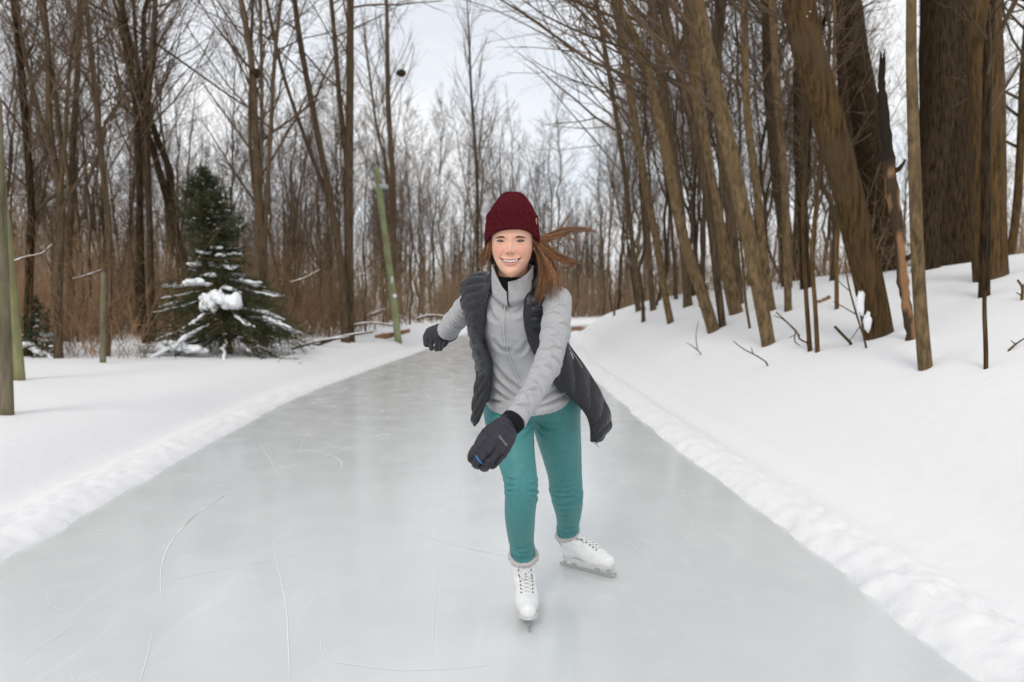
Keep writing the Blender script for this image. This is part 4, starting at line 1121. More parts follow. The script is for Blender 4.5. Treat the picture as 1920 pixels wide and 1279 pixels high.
def sd_torso(X, want=False):
    tt = torso_param(X); k = np.arange(len(TS_C))
    tc = np.clip(tt, 0, len(TS_C) - 1)
    C = np.stack([np.interp(tc, k, TS_C[:, c]) for c in range(3)], 1)
    yaw = np.interp(tc, k, TS_Y); A = np.interp(tc, k, TS_A); B = np.interp(tc, k, TS_B)
    i = np.minimum(tc.astype(int), len(TS_C) - 2)
    ax = TS_C[i + 1] - TS_C[i]; ax /= np.linalg.norm(ax, axis=1, keepdims=True)
    lat = np.stack([np.cos(yaw), -np.sin(yaw), np.zeros_like(yaw)], 1)
    lat -= (lat * ax).sum(1, keepdims=True) * ax; lat /= np.linalg.norm(lat, axis=1, keepdims=True)
    fr = np.cross(ax, lat)
    D = X - C
    u, v, w = (D * lat).sum(1), (D * fr).sum(1), (D * ax).sum(1)
    rr = ((np.abs(u) / A) ** 2.3 + (np.abs(v) / B) ** 2.3) ** (1 / 2.3)
    d = (rr - 1) * np.minimum(A, B) * (0.55 + 0.45 * np.clip(rr, 0, 1))
    d = np.sqrt(np.maximum(d, 0) ** 2 + np.where((tt <= 0) | (tt >= len(TS_C) - 1), w, 0) ** 2) + np.minimum(d, 0)
    return (d, tt, u / A, v) if want else d

def hem_plane():
    a, b, c = U(908, 761, 2.52), U(1072, 748, 2.54), U(1000, 779, 2.45)
    n = np.cross(b - a, c - a); n /= np.linalg.norm(n)
    if n[2] > 0: n = -n
    return a, n
HEM_A, HEM_N = hem_plane()

def fold(x):
    t = 1 - np.abs(np.sin(x * math.pi)); return t * t * (1.6 - .6 * t)

def make_person():
    root = empty('person', (0.03, 2.62, 0.0))
    tag(root, 'smiling woman gliding on ice skates, burgundy hat, grey fleece and teal leggings, one arm forward', 'person')
    def part(name, me, mat, parent=root):
        o = bpy.data.objects.new(name, me); COL.objects.link(o)
        me.materials.clear()
        for m in (mat if isinstance(mat, (list, tuple)) else [mat]): me.materials.append(m)
        o.parent = parent
        if parent is root: o.matrix_parent_inverse = Matrix.Translation(-Vector(root.location))
        return o

    # ---------------- materials
    skin, t_, b_ = new_mat('skin', (.7, .42, .3), .42, .35)
    b_.inputs['Subsurface Weight'].default_value = 0.12; b_.inputs['Subsurface Radius'].default_value = (.012, .005, .003); b_.inputs['Subsurface Scale'].default_value = .6
    va = t_.nodes.new('ShaderNodeVertexColor'); va.layer_name = 'Col'; t_.links.new(va.outputs[0], b_.inputs['Base Color'])
    gloss, t_, b_ = new_mat('wet_gloss', (.7, .7, .7), .12, .5)
    va = t_.nodes.new('ShaderNodeVertexColor'); va.layer_name = 'Col'; t_.links.new(va.outputs[0], b_.inputs['Base Color'])
    fleece = noise_mat('heather_fleece', (.35, .35, .36), (.46, .46, .47), 210, rough=.95, spec=.05, bump=.5, bdist=.003, detail=4, lo=.3, hi=.7, c3=(.42, .42, .43), s3=90)
    quilt = noise_mat('black_nylon', (.0075, .008, .011), (.012, .013, .0175), 90, rough=.36, spec=.4, bump=.3, bdist=.004, detail=3)
    lining = noise_mat('black_lining', (.010, .010, .012), (.015, .015, .018), 60, rough=.7, spec=.2, bump=.1, bdist=.002)
    teal = noise_mat('teal_jersey', (.052, .205, .205), (.064, .236, .236), 45, (1, 1, 1), .5, .3, .12, .003, 4, c3=(.06, .225, .225), s3=8)
    knit = noise_mat('burgundy_knit', (.050, .0060, .0095), (.100, .0125, .0175), 260, (1, 1, .45), .95, .05, .5, .003, 3)
    glove = noise_mat('charcoal_softshell', (.026, .025, .032), (.040, .038, .048), 70, rough=.65, spec=.25, bump=.2, bdist=.002)
    blk = noise_mat('black_knit', (.010, .010, .011), (.018, .018, .02), 150, rough=.9, spec=.1, bump=.4, bdist=.003)
    white_lea = noise_mat('white_leather', (.76, .76, .755), (.82, .82, .815), 30, rough=.42, spec=.4, bump=.12, bdist=.002)
    furm = noise_mat('grey_white_fur', (.50, .48, .46), (.72, .70, .68), 120, rough=.95, spec=.05, bump=1.0, bdist=.01)
    steel, _, b_ = new_mat('blade_steel', (.55, .55, .54), .25, .5); b_.inputs['Metallic'].default_value = .9
    hairm = noise_mat('brown_hair', (.8, .8, .8), (1, 1, 1), 40, rough=.42, spec=.45, bump=0, attr=True)

    # ---------------- head frame
    HO = U(960, 455, 2.21)
    fwd = np.array([0, 0, CAM_H]) - HO; fwd /= np.linalg.norm(fwd)
    a = R(4.0)
    fwd = np.array([fwd[0] * math.cos(a) + fwd[1] * math.sin(a), -fwd[0] * math.sin(a) + fwd[1] * math.cos(a), fwd[2]])
    ly = -fwd
    lx = np.cross(ly, [0, 0, 1.0]); lx /= np.linalg.norm(lx)
    lz = np.cross(lx, ly)
    def H(P):
        P = np.asarray(P, float)
        return HO + P[..., 0:1] * lx + P[..., 1:2] * ly + P[..., 2:3] * lz
    zt = np.array([-.1085, -.107, -.1045, -.100, -.094, -.086, -.075, -.064, -.05, -.036, -.02, 0, .015, .04, .08, .12, .145, .155])
    wt = np.array([.002, .0095, .0165, .0235, .031, .0385, .0465, .0525, .0585, .0630, .0650, .0652, .0660, .0685, .068, .054, .030, .006])
    ft = np.array([-.052, -.060, -.066, -.0715, -.0755, -.078, -.0785, -.079, -.0800, -.0795, -.0785, -.0795, -.0845, -.086, -.076, -.050, -.02, 0.0])
    def wid(z): return np.interp(z, zt, wt)
    def frn(z): return np.interp(z, zt, ft)
    for _ in range(0): pass
    MHW, MZC = .0345, -.0470       # half width of the smile and the height of its corners
    def m_top(x): return MZC - .0074 * (1 - np.clip(np.abs(x) / MHW, 0, 1) ** 2)
    def m_bot(x): return MZC - .0158 * (1 - np.clip(np.abs(x) / MHW, 0, 1) ** 2.0)
    def gs(x, z, cx, cz, sx, sz): return np.exp(-((x - cx) / sx) ** 2 - ((z - cz) / sz) ** 2)
    def feat(x, z):
        ax = np.abs(x)
        d = np.zeros_like(x)
        hz = np.interp(z, [-.040, -.034, -.0275, -.022, .0, .014, .028], [0, .006, .0190, .0195, .0072, .0030, 0])
        sx = np.interp(z, [-.034, -.026, -.012, .012], [.0112, .0112, .0105, .0105])
        d -= hz * np.exp(-(x / sx) ** 2)
        d -= .0085 * gs(ax, z, .0128, -.0285, .0058, .0062)
        d += .0060 * gs(ax, z, .030, .0045, .0150, .0095)
        d += .0045 * gs(ax, z, .0135, .006, .006, .010)
        d -= .0035 * gs(ax, z, .0315, .0035, .0125, .0062)
        d -= .0030 * gs(ax, z, .030, .0185, .016, .006)
        d -= .0075 * gs(ax, z, .0405, -.0245, .0165, .0155)
        d += .0016 * np.exp(-((z + .0055 - 3.5 * (ax - .032) ** 2) / .0018) ** 2) * np.exp(-((ax - .032) / .014) ** 2)
        d -= .0022 * gs(x, z, 0, -.0245, .0062, .0060)
        # folds from the nose to the mouth corners
        t = np.clip((-.024 - z) / .028, 0, 1); xl = .0185 + .0185 * t ** 1.2
        d += .0042 * np.exp(-((ax - xl) / .0038) ** 2) * smoothstep(-.020, -.030, z) * smoothstep(-.060, -.050, z)
        ins = np.clip(ax / MHW, 0, 1)
        d -= .0030 * np.exp(-((z - (m_top(x) + .0030)) / .0036) ** 2) * (1 - ins ** 4)
        d -= .0048 * np.exp(-((z - (m_bot(x) - .0036)) / .0044) ** 2) * (1 - ins ** 3)
        d += .0035 * gs(x, z, 0, -.0765, .020, .0045)
        d -= .0065 * gs(x, z, 0, -.093, .017, .0125)
        op = smoothstep(-.0008, .0012, z - m_bot(x)) * smoothstep(-.0008, .0012, m_top(x) - z) * (ax < MHW)
        d += .012 * op
        d += .0025 * gs(ax, z, .0345, MZC, .0035, .0035)
        return d
    def face_y(x, z, add=True):
        w = wid(z); c = np.sqrt(np.clip(1 - (x / np.maximum(w, 1e-4)) ** 2, 0, 1)) ** 0.78
        y = .012 + (frn(z) - .012) * c
        return y + (feat(x, z) * np.clip(c * 1.6, 0, 1) if add else 0)
    nt_, nz_ = 150, 210
    th = np.linspace(-math.pi / 2, math.pi / 2, nt_)
    zz = np.concatenate([np.linspace(-.1085, -.100, 16)[:-1], np.linspace(-.100, .155, nz_)])
    Z = np.repeat(zz[:, None], nt_, 1); X = wid(Z) * np.sin(th)[None]
    Yf = face_y(X, Z)
    tb = np.linspace(math.pi / 2, 1.5 * math.pi, 60)[1:-1]
    Zb = np.repeat(zz[:, None], len(tb), 1); wb = wid(Zb)
    bk = np.interp(Zb, [-.1085, -.09, -.05, 0, .08, .13, .155], [.0, .02, .055, .088, .095, .06, .005])
    Xb = wb * np.sin(tb)[None]; Yb = .012 + bk * -np.cos(tb)[None]
    Vh = np.stack([np.concatenate([X, Xb], 1), np.concatenate([Yf, Yb], 1), np.concatenate([Z, Zb], 1)], -1)
    nr, nc = Vh.shape[:2]
    i = np.arange(nr - 1)[:, None] * nc; j = np.arange(nc)[None]; j2 = (j + 1) % nc
    Fh = np.stack([i + j, i + j2, i + nc + j2, i + nc + j], -1).reshape(-1, 4)
    x, z, yy = Vh[..., 0].ravel(), Vh[..., 2].ravel(), Vh[..., 1].ravel()
    ax = np.abs(x); front = yy < -.02
    C = np.tile(np.array([.735, .420, .300]), (len(x), 1))
    def mixc(w, col):
        nonlocal C
        w = np.clip(w, 0, 1)[:, None]; C = C * (1 - w) + np.array(col) * w
    mixc(.7 * gs(ax, z, .040, -.024, .020, .018), (.71, .295, .215))
    mixc(.50 * gs(x, z, 0, -.026, .013, .010), (.66, .30, .225))
    mixc(.25 * gs(x, z, 0, -.095, .018, .012), (.66, .34, .245))
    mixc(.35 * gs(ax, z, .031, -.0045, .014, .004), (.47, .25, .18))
    mixc(.30 * gs(ax, z, .031, .0112, .015, .0016), (.40, .20, .14)); mixc(.9 * gs(ax, z, .0068, -.0355, .0034, .0018), (.16, .06, .045))  # shade of the upper-lid crease and nostrils painted into the skin colour
    ins = np.clip(ax / MHW, 0, 1)
    up = smoothstep(-.0004, .0008, z - m_top(x)) * smoothstep(.0015, 0, z - (m_top(x) + .0038 * (1 - ins ** 2.2))) * (ax < MHW) * front
    lo_ = smoothstep(.0004, -.0008, z - m_bot(x)) * smoothstep(-.0015, 0, z - (m_bot(x) - .0085 * (1 - ins ** 2.5))) * (ax < MHW) * front
    mixc(up * .75, (.49, .18, .155)); mixc(lo_ * .72, (.58, .22, .19))
    op = smoothstep(-.0006, .0004, z - m_bot(x)) * smoothstep(-.0006, .0004, m_top(x) - z) * (ax < MHW) * front
    mixc(op, (.075, .018, .016))
    bm = MB(); bm.add(H(np.stack([x, yy, z], 1)), Fh, C=C)
    # neck and the hidden trunk and limbs, one skin
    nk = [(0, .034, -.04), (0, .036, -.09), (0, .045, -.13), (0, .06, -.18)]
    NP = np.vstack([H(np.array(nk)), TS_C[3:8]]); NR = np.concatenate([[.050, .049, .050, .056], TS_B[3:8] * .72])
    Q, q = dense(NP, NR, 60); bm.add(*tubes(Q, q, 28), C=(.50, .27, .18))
    for ch in (ARM_L, ARM_R, LEG_L, LEG_R):
        bm.add(*tubes(ch[0], ch[1] * .6, 12), C=(.6, .36, .27))
    part('body', bm.mesh('body'), skin)
    # black top in the open collar
    Q, q = dense(H(np.array([(0, .042, -.108), (0, .043, -.135), (0, .05, -.17)])), np.array([.0515, .060, .070]), 12)
    mb = MB(); mb.add(*tubes(Q, q, 28)); part('base_layer', mb.mesh('base_layer'), blk)

    # eyes, brows, teeth: fitted to the face
    def patch(cx, cz, hw, top, bot, off, colf, nu=30, nv=14, bulge=0.0):
        u = np.linspace(-1, 1, nu)[:, None]; v = np.linspace(0, 1, nv)[None]
        x = cx + u * hw + 0 * v
        zz_ = cz + bot(u) + (top(u) - bot(u)) * v
        y = face_y(x, zz_) - off - bulge * (1 - u ** 2) * np.sin(v * math.pi)
        V = H(np.stack([x, y, zz_], -1).reshape(-1, 3))
        k = np.arange(nu - 1)[:, None] * nv + np.arange(nv - 1)[None]
        F = np.stack([k, k + nv, k + nv + 1, k + 1], -1).reshape(-1, 4)
        mb = MB(); mb.add(V, F, C=colf((u + 0 * v).ravel(), (0 * u + v).ravel(), x.ravel(), zz_.ravel())); return mb
    for sgn in (-1, 1):
        cx = -.0002 + sgn * .0320; cz = .0042
        def ecol(u, v, x, z, cx=cx, cz=cz, sgn=sgn):
            r = np.hypot(x - cx - .0006, (z - cz - .0006) * .95)
            c = np.tile(np.array([.34, .28, .25]), (len(u), 1))
            c[r < .0082] = (.036, .022, .013); c[r < .0038] = (.006, .005, .005)
            c[np.hypot(x - cx + .0012, z - cz - .0020) < .0010] = (.9, .9, .9)  # catchlight painted into the eye colour
            c[v > .64] = (.030, .017, .012); c[np.abs(u) > .93] = (.22, .10, .08)
            c[v < .10] = (.30, .16, .13)
            return c
        top = lambda u, s=sgn: .0049 * (1 - np.abs(u) ** 2.2) + .0008 * s * u
        bot = lambda u, s=sgn: -.0027 * (1 - np.abs(u) ** 2.0) + .0008 * s * u
        part('eye', patch(cx, cz, .0145, top, bot, .0012, ecol, 40, 22, .0012).mesh('eye'), gloss)
        mid = lambda u, s=sgn: -.0022 * s * u - .0030 * (u - .15 * s) ** 2 + .0022
        thk = lambda u, s=sgn: .0030 * np.clip(1 - ((s * u + .45) / 1.5) ** 2, 0, 1) ** .7 * smoothstep(-1.0, -.5, s * u)
        top2 = lambda u: mid(u) + thk(u); bot2 = lambda u: mid(u) - thk(u)
        part('eyebrow', patch(sgn * .0318, .0155, .0175, top2, bot2, .0006, lambda u, v, x, z: np.tile(np.array([.060, .028, .016]), (len(u), 1)), 30, 8).mesh('eyebrow'), hairm)
    def teeth():
        nu, nv = 60, 12
        u = np.linspace(-.66, .66, nu)[:, None]; v = np.linspace(0, 1, nv)[None]
        x = u * MHW + 0 * v
        zt_ = m_top(x) + .0006; zb_ = m_bot(x) + .0016 * (1 - u ** 2) + .0003
        z = zb_ + (zt_ - zb_) * v
        pos = np.abs(((x / .0072) % 1) - .5)
        y = np.interp(z, zt, ft) + .0016 + 8.0 * x ** 2 + .0010 * smoothstep(.42, .5, pos)
        V = H(np.stack([x, y, z], -1).reshape(-1, 3))
        k = np.arange(nu - 1)[:, None] * nv + np.arange(nv - 1)[None]
        c = np.where((pos > .46).ravel()[:, None], np.array([.50, .46, .42]), np.array([.80, .76, .69]))
        mb = MB(); mb.add(V, np.stack([k, k + nv, k + nv + 1, k + 1], -1).reshape(-1, 4), C=c); return mb
    part('teeth', teeth().mesh('teeth'), gloss)
    # ear with a small stud, showing at the right
    mb = MB()
    for sgn in (-1, 1):
        Vv, Ff = tubes(H(np.array([(sgn * .066, .012, .012), (sgn * .071, .018, -.002), (sgn * .071, .016, -.018), (sgn * .0675, .010, -.026)])), np.array([.008, .013, .010, .005]), 12, .5)
        mb.add(Vv, Ff, C=(.62, .34, .26))
    part('ears', mb.mesh('ears'), skin)['kind'] = 'stuff'
    Vv, Ff = tubes(H(np.array([(.0700, .006, -.0225), (.0720, .0045, -.0225), (.0735, .0035, -.0225)])), np.array([.0012, .0034, .0008]), 10)
    mb = MB(); mb.add(Vv, Ff); part('earring', mb.mesh('earring'), steel)

    # ---------------- beanie
    nth = 360
    th = np.arange(nth) * 2 * math.pi / nth           # 0 = front
    def hat_pt(t, r, z): return np.stack([r[0] * np.sin(t), .018 - r[1] * np.cos(t) * np.where(np.cos(t) > 0, 1.17, 1.0), z + 0 * t], -1)
    rows = []
    zlow = .018 + .022 * np.cos(th) - .004 * np.sin(th) * -1 - .010 * np.clip(-np.cos(th), 0, 1)
    zlow = np.interp(np.cos(th), [-1, -.3, 0, .25, .5, .75, .92, 1], [-.035, -.022, -.010, .003, .016, .029, .037, .0395]) + .006 * np.sin(th)
    zup = np.interp(np.cos(th), [-1, 0, .5, 1], [.075, .083, .098, .1065])
    rib = np.sin(th * 62)
    for v, rr in [(0.0, -.004), (0.0, .001), (.05, .004), (.25, .0045), (.5, .004), (.75, .003), (.95, .0025), (1.0, .0005), (1.0, -.010)]:
        zc = zlow + (zup - zlow) * v
        k = .0855 - .006 * v + rr + .0015 * rib * (0.05 < v < 1)
        rows.append(hat_pt(th, (k, k * 1.12), zc))
    mb = MB()
    def revolve(rows):
        V = np.stack(rows); n, m = V.shape[:2]
        i = np.arange(n - 1)[:, None] * m; j = np.arange(m)[None]; j2 = (j + 1) % m
        return V.reshape(-1, 3), np.stack([i + j, i + j2, i + m + j2, i + m + j], -1).reshape(-1, 4)
    Vv, Ff = revolve(rows)
    hat = part('beanie', mb.add(H(Vv), Ff).mesh('beanie'), knit)
    rows = []
    seam = np.abs(np.sin(th * 2)) ** .25
    for s in np.linspace(0, 1, 26):
        zc = zup - .012 + (.163 - (zup - .012)) * np.sin(s * math.pi / 2)
        zn = zc - (zup - .1065) * (1 - np.sin(s * math.pi / 2))
        rad = np.interp(zn, [.09, .0985, .105, .114, .126, .138, .148, .156, .1605, .163], [.0745, .0770, .0765, .0725, .065, .0545, .0445, .0355, .0255, .001])
        k = rad * (1 - .05 * (1 - seam) * smoothstep(.3, .7, s)) + .0006 * np.sin(th * 90) * (s < .8)
        zc = zc - .006 * (1 - seam) * smoothstep(.4, .9, s)
        kx = k * (1 + .02 * np.sin(th * 3 + s * 4))
        rows.append(np.stack([kx * np.sin(th) + .002, .018 - kx * 1.12 * np.cos(th) * np.where(np.cos(th) > 0, 1.15, 1.0), zc], -1))
    Vv, Ff = revolve(rows); mb = MB()
    part('crown', mb.add(H(Vv), Ff).mesh('crown'), knit, hat)
    mb = MB()      # small leather tag on the cuff
    Vv, Ff = box(0, 0, 0, .0055, .003, .019); Vv = Vv @ np.array([[math.cos(1.0), math.sin(1.0), 0], [-math.sin(1.0), math.cos(1.0), 0], [0, 0, 1]])
    t0 = R(66)
    mb.add(H(Vv + np.array([.0868 * math.sin(t0), .018 - .0868 * 1.12 * 1.17 * math.cos(t0), .066])), Ff)
    part('leather_tag', mb.mesh('leather_tag'), noise_mat('tan_leather', (.42, .20, .10), (.50, .26, .14), 40), hat)

    # ---------------- hair
    rng = np.random.default_rng(8)
    mb = MB()
    def lock(pts, n, spread0, spread1, r, cols=((.13, .055, .022), (.44, .21, .09)), m=22, jit=.6):
        P = np.array([U(a, b, c) for a, b, c in pts])
        Q = interp_path(P, m); s = np.linspace(0, 1, m)
        for k in range(int(n * 2.6)):
            o0 = rng.normal(0, spread0, 3); o1 = rng.normal(0, spread1, 3)
            w = np.cumsum(rng.normal(0, jit * spread1 * .12, (m, 3)), 0)
            st = Q + o0 * (1 - s)[:, None] + o1 * (s ** 1.3)[:, None] + w + np.sin(s * (3 + 2 * rng.random()) + rng.random() * 6)[:, None] * rng.normal(0, spread1 * .22, 3) * s[:, None]
            if k % 3 == 0: st = st[:int(m * (.65 + .35 * rng.random()))]
            rr = r * (.75 if k % 9 == 0 else .42) * (.6 + .8 * rng.random()) * np.interp(np.linspace(0, 1, len(st)), [0, .15, .6, 1], [.8, 1, .8, .12])
            f = rng.random() ** 1.4
            c = np.array(cols[0]) * (1 - f) + np.array(cols[1]) * f
            mb.add(*tubes(st, rr, 5, .55), C=c * (.85 + .3 * rng.random()))
    # hair in front of the ear at the left, tucked behind the collar
    lock([(920, 452, 2.20), (916, 470, 2.21), (909, 486, 2.24), (898, 498, 2.28)], 34, .004, .007, .0022)
    lock([(917, 455, 2.22), (910, 468, 2.24), (907, 480, 2.27), (903, 494, 2.31)], 24, .004, .009, .002)
    lock([(919, 455, 2.24), (921, 480, 2.27), (926, 505, 2.31)], 30, .006, .008, .0028, ((.07, .028, .012), (.14, .06, .026)))
    # mass behind the ear falling over the vest
    lock([(1003, 452, 2.24), (1014, 478, 2.24), (1022, 505, 2.22), (1018, 535, 2.19), (1012, 560, 2.18)], 60, .008, .013, .0030)
    lock([(1004, 455, 2.22), (1018, 480, 2.22), (1030, 505, 2.20), (1035, 530, 2.18), (1032, 556, 2.17)], 46, .007, .011, .0026)
    lock([(1006, 455, 2.24), (1024, 476, 2.25), (1040, 500, 2.24), (1048, 525, 2.22), (1055, 547, 2.20)], 20, .006, .007, .0022)
    lock([(1001, 460, 2.27), (1004, 485, 2.28), (1008, 510, 2.28), (1012, 535, 2.26)], 46, .009, .012, .0034, ((.06, .024, .010), (.13, .055, .024)))
    # loop curling at the right
    lock([(1006, 452, 2.22), (1026, 464, 2.23), (1048, 480, 2.24), (1068, 489, 2.26), (1078, 491, 2.27), (1074, 499, 2.27), (1058, 503, 2.26), (1046, 507, 2.25)], 26, .006, .004, .0022, m=34)
    lock([(1006, 456, 2.22), (1026, 470, 2.22), (1044, 484, 2.22), (1058, 492, 2.23), (1068, 493, 2.24)], 22, .006, .005, .0024)
    lock([(1008, 460, 2.22), (1030, 482, 2.21), (1040, 496, 2.21), (1044, 510, 2.21), (1040, 522, 2.2)], 18, .006, .005, .0022)
    # strands flying out on the wind
    lock([(1006, 450, 2.22), (1022, 448, 2.24), (1042, 437, 2.27), (1064, 431, 2.31), (1090, 430, 2.36), (1120, 435, 2.41)], 30, .006, .0055, .0034, m=30)
    lock([(1006, 452, 2.22), (1024, 450, 2.24), (1046, 442, 2.27), (1066, 435, 2.31), (1084, 432, 2.34), (1102, 424, 2.37)], 20, .006, .007, .0030, m=30)
    lock([(1008, 452, 2.23), (1030, 446, 2.25), (1046, 434, 2.28), (1056, 420, 2.3), (1068, 402, 2.32)], 10, .005, .0022, .0030)
    lock([(1010, 453, 2.23), (1036, 446, 2.26), (1060, 444, 2.29), (1077, 452, 2.32), (1085, 468, 2.33), (1083, 482, 2.33)], 5, .004, .0025, .0024, m=30)
    lock([(1010, 455, 2.23), (1036, 452, 2.26), (1060, 462, 2.29), (1078, 476, 2.32), (1092, 492, 2.33)], 3, .004, .006, .0018, m=30)
    lock([(1000, 500, 2.19), (993, 512, 2.16), (990, 528, 2.15), (991, 540, 2.15)], 2, .002, .002, .0009)
    fine = ((.20, .09, .036), (.50, .26, .12))
    lock([(1008, 454, 2.22), (1030, 470, 2.23), (1052, 486, 2.24), (1074, 500, 2.26)], 12, .010, .022, .0020, fine, 24)
    lock([(1006, 452, 2.22), (1036, 444, 2.26), (1064, 436, 2.31), (1100, 432, 2.37)], 12, .008, .018, .0019, fine, 28)
    lock([(1004, 456, 2.22), (1020, 490, 2.21), (1032, 525, 2.19), (1038, 558, 2.17)], 14, .012, .022, .0020, fine, 24)
    lock([(918, 455, 2.22), (910, 474, 2.24), (902, 492, 2.28)], 8, .006, .014, .0018, fine)
    part('hair', mb.mesh('hair'), hairm)

    # ---------------- fleece
    wl = ARM_L[0][-1] - ARM_L[0][-3]; wl /= np.linalg.norm(wl)
    wr = ARM_R[0][-1] - ARM_R[0][-3]; wr /= np.linalg.norm(wr)
    def sd_fleece(X, cut=True):
        d = sd_torso(X)
        d = smin(d, sd_chain(X, *ARM_L), .05)
        d = smin(d, sd_chain(X, *ARM_R), .05)
        if cut:
            d = np.maximum(d, (X - HEM_A) @ HEM_N)
            for e, w in ((ARM_L[0][-1], wl), (ARM_R[0][-1], wr)):
                q = X - e
                d = np.where((q ** 2).sum(1) < .11 ** 2, np.maximum(d, q @ w - .002), d)
            up = TS_C[1] - TS_C[3]; up /= np.linalg.norm(up)
            d = np.maximum(d, (X - TS_C[1]) @ up - .004)
        return d
    lo, hi = bounds(ARM_L, ARM_R, (TS_C, TS_A))
    V, F = sdf_mesh(sd_fleece, lo, hi, .0042, 2)
    N = normals(V, F)
    dL, sL = sd_chain(V, *ARM_L, want=True); dR, sR = sd_chain(V, *ARM_R, want=True)
    dT, tT, uT, vT = sd_torso(V, True)
    wL = smoothstep(.010, -.006, dL - dT) * smoothstep(.10, .2, sL + .12); wR = smoothstep(.010, -.006, dR - dT)
    L = sL.max()
    rngc = np.random.default_rng(21)
    def creases(ch, s, items):
        """items: (arc position, slant, centre and half width across the limb, depth)"""
        P, rr = ch
        arc = np.concatenate([[0], np.cumsum(np.linalg.norm(np.diff(P, axis=0), axis=1))])
        C = np.stack([np.interp(s, arc, P[:, c]) for c in range(3)], 1)
        tg = np.gradient(P, axis=0); tg /= np.linalg.norm(tg, axis=1, keepdims=True)
        Tg = np.stack([np.interp(s, arc, tg[:, c]) for c in range(3)], 1)
        lat = np.cross(Tg, C - np.array([0, 0, CAM_H])); lat /= np.linalg.norm(lat, axis=1, keepdims=True)
        q = ((V - C) * lat).sum(1) / np.interp(s, arc, rr)
        out = np.zeros(len(V))
        for (sk, sl, qc, qw, dp) in items:
            ds = s - sk - sl * q - .010 * (q - qc) ** 2
            win = np.exp(-np.clip(np.abs(q - qc) - qw * .4, 0, 9) ** 2 / (qw * .45) ** 2)
            out += win * dp * (-np.exp(-(ds / .0052) ** 2) + .75 * np.exp(-((ds - .0125) / .0085) ** 2) + .55 * np.exp(-((ds + .0125) / .0085) ** 2))
        return out
    itL = []
    for k, t in enumerate([.06, .10, .135, .165, .19, .215, .235, .252, .268, .285, .305, .325, .345, .368, .392, .415, .44]):
        itL.append((t / .47 * L + rngc.normal(0, .004), rngc.normal(.012 if k % 2 else -.014, .007), rngc.uniform(-.7, .7), rngc.uniform(.45, 1.1), rngc.uniform(.006, .0115)))
    fl = creases(ARM_L, sL, itL)
    LR = sR.max()
    itR = [(LR * (.20 + .77 * k / 12), rngc.normal(.004, .004), rngc.uniform(-.4, .4), rngc.uniform(.9, 1.6), rngc.uniform(.007, .0095)) for k in range(13)]
    fr = creases(ARM_R, sR, itR)
    disp = wL * (fl + .004 * vnoise(V[:, 0] * 10, V[:, 2] * 10 + V[:, 1] * 6, 43)) * smoothstep(L, L - .012, sL) + wR * fr
    # cuff band of the near sleeve
    disp -= wL * .004 * np.exp(-((sL - (L - .026)) / .0035) ** 2)
    # soft drape of the body: diagonal pulls towards the zip
    wT = (1 - wL) * (1 - wR)
    low = smoothstep(5.2, 7.2, tT)
    PX, PY = project(V); frontm = smoothstep(-.01, .02, vT)
    def seams(lines, wpx, dp, ridge=.7, VV=None):
        PX, PY = project(V if VV is None else VV)
        out = np.zeros(len(PX))
        for ln in lines:
            Q = interp_path(np.array(ln, float), 14)
            best = np.full(len(PX), 1e9); sd = np.zeros(len(PX)); tt_ = np.zeros(len(PX))
            for i_ in range(len(Q) - 1):
                d_ = Q[i_ + 1] - Q[i_]; l2 = d_ @ d_
                t = np.clip(((PX - Q[i_, 0]) * d_[0] + (PY - Q[i_, 1]) * d_[1]) / l2, 0, 1)
                ex, ey = PX - Q[i_, 0] - t * d_[0], PY - Q[i_, 1] - t * d_[1]
                r_ = np.hypot(ex, ey); m = r_ < best
                best[m] = r_[m]; sd[m] = (np.sign(ex * d_[1] - ey * d_[0]) * r_)[m]; tt_[m] = ((i_ + t) / (len(Q) - 1))[m]
            env = np.sin(np.clip(tt_, .02, .98) * math.pi) ** .6
            out += env * dp * (-np.exp(-(sd / wpx) ** 2) + ridge * np.exp(-((sd - wpx * 2.2) / (wpx * 1.5)) ** 2) + ridge * .6 * np.exp(-((sd + wpx * 2.2) / (wpx * 1.5)) ** 2))
        return out
    body_folds = [[(924, 684), (948, 708), (985, 738)], [(922, 702), (942, 722), (968, 748)], [(918, 722), (938, 738), (956, 752)], [(1012, 690), (998, 712), (984, 732)], [(1030, 712), (1008, 732), (986, 748)], [(1058, 722), (1030, 742), (1000, 757)], [(1066, 738), (1040, 752), (1008, 766)], [(912, 742), (926, 750), (944, 756)],
                  [(926, 640), (940, 652), (958, 655)], [(990, 640), (980, 655), (966, 664)], [(918, 575), (926, 590), (936, 600)], [(984, 570), (975, 582), (962, 588)]]
    disp += wT * frontm * seams(body_folds, 3.6, .0125)
    disp += wT * (1 - low) * (.006 * vnoise(V[:, 0] * 11, V[:, 2] * 11, 46))
    # bust
    for bx, by in ((940, 600), (996, 596)):
        c = U(bx, by, 2.26); disp += wT * .018 * np.exp(-((V - c) ** 2).sum(1) / .055 ** 2)
    for _ in range(1):
        D3 = relax(np.column_stack([disp, disp, disp]), F, 1, .4); disp = D3[:, 0]
    V = V + N * disp[:, None]
    fleece_me = make_mesh('fleece', V, F)
    flo = part('fleece', fleece_me, fleece)
    bvh = BVHTree.FromPolygons([tuple(v) for v in V], [tuple(f) for f in F[(wL[F] < .25).all(1)]])
    EYE = Vector((0, 0, CAM_H))
    def hit(px, py, tree=bvh):
        d = Vector(ray(px, py)).normalized()
        h = tree.ray_cast(EYE, d)
        return (np.array(h[0]), np.array(h[1])) if h[0] is not None else (None, None)
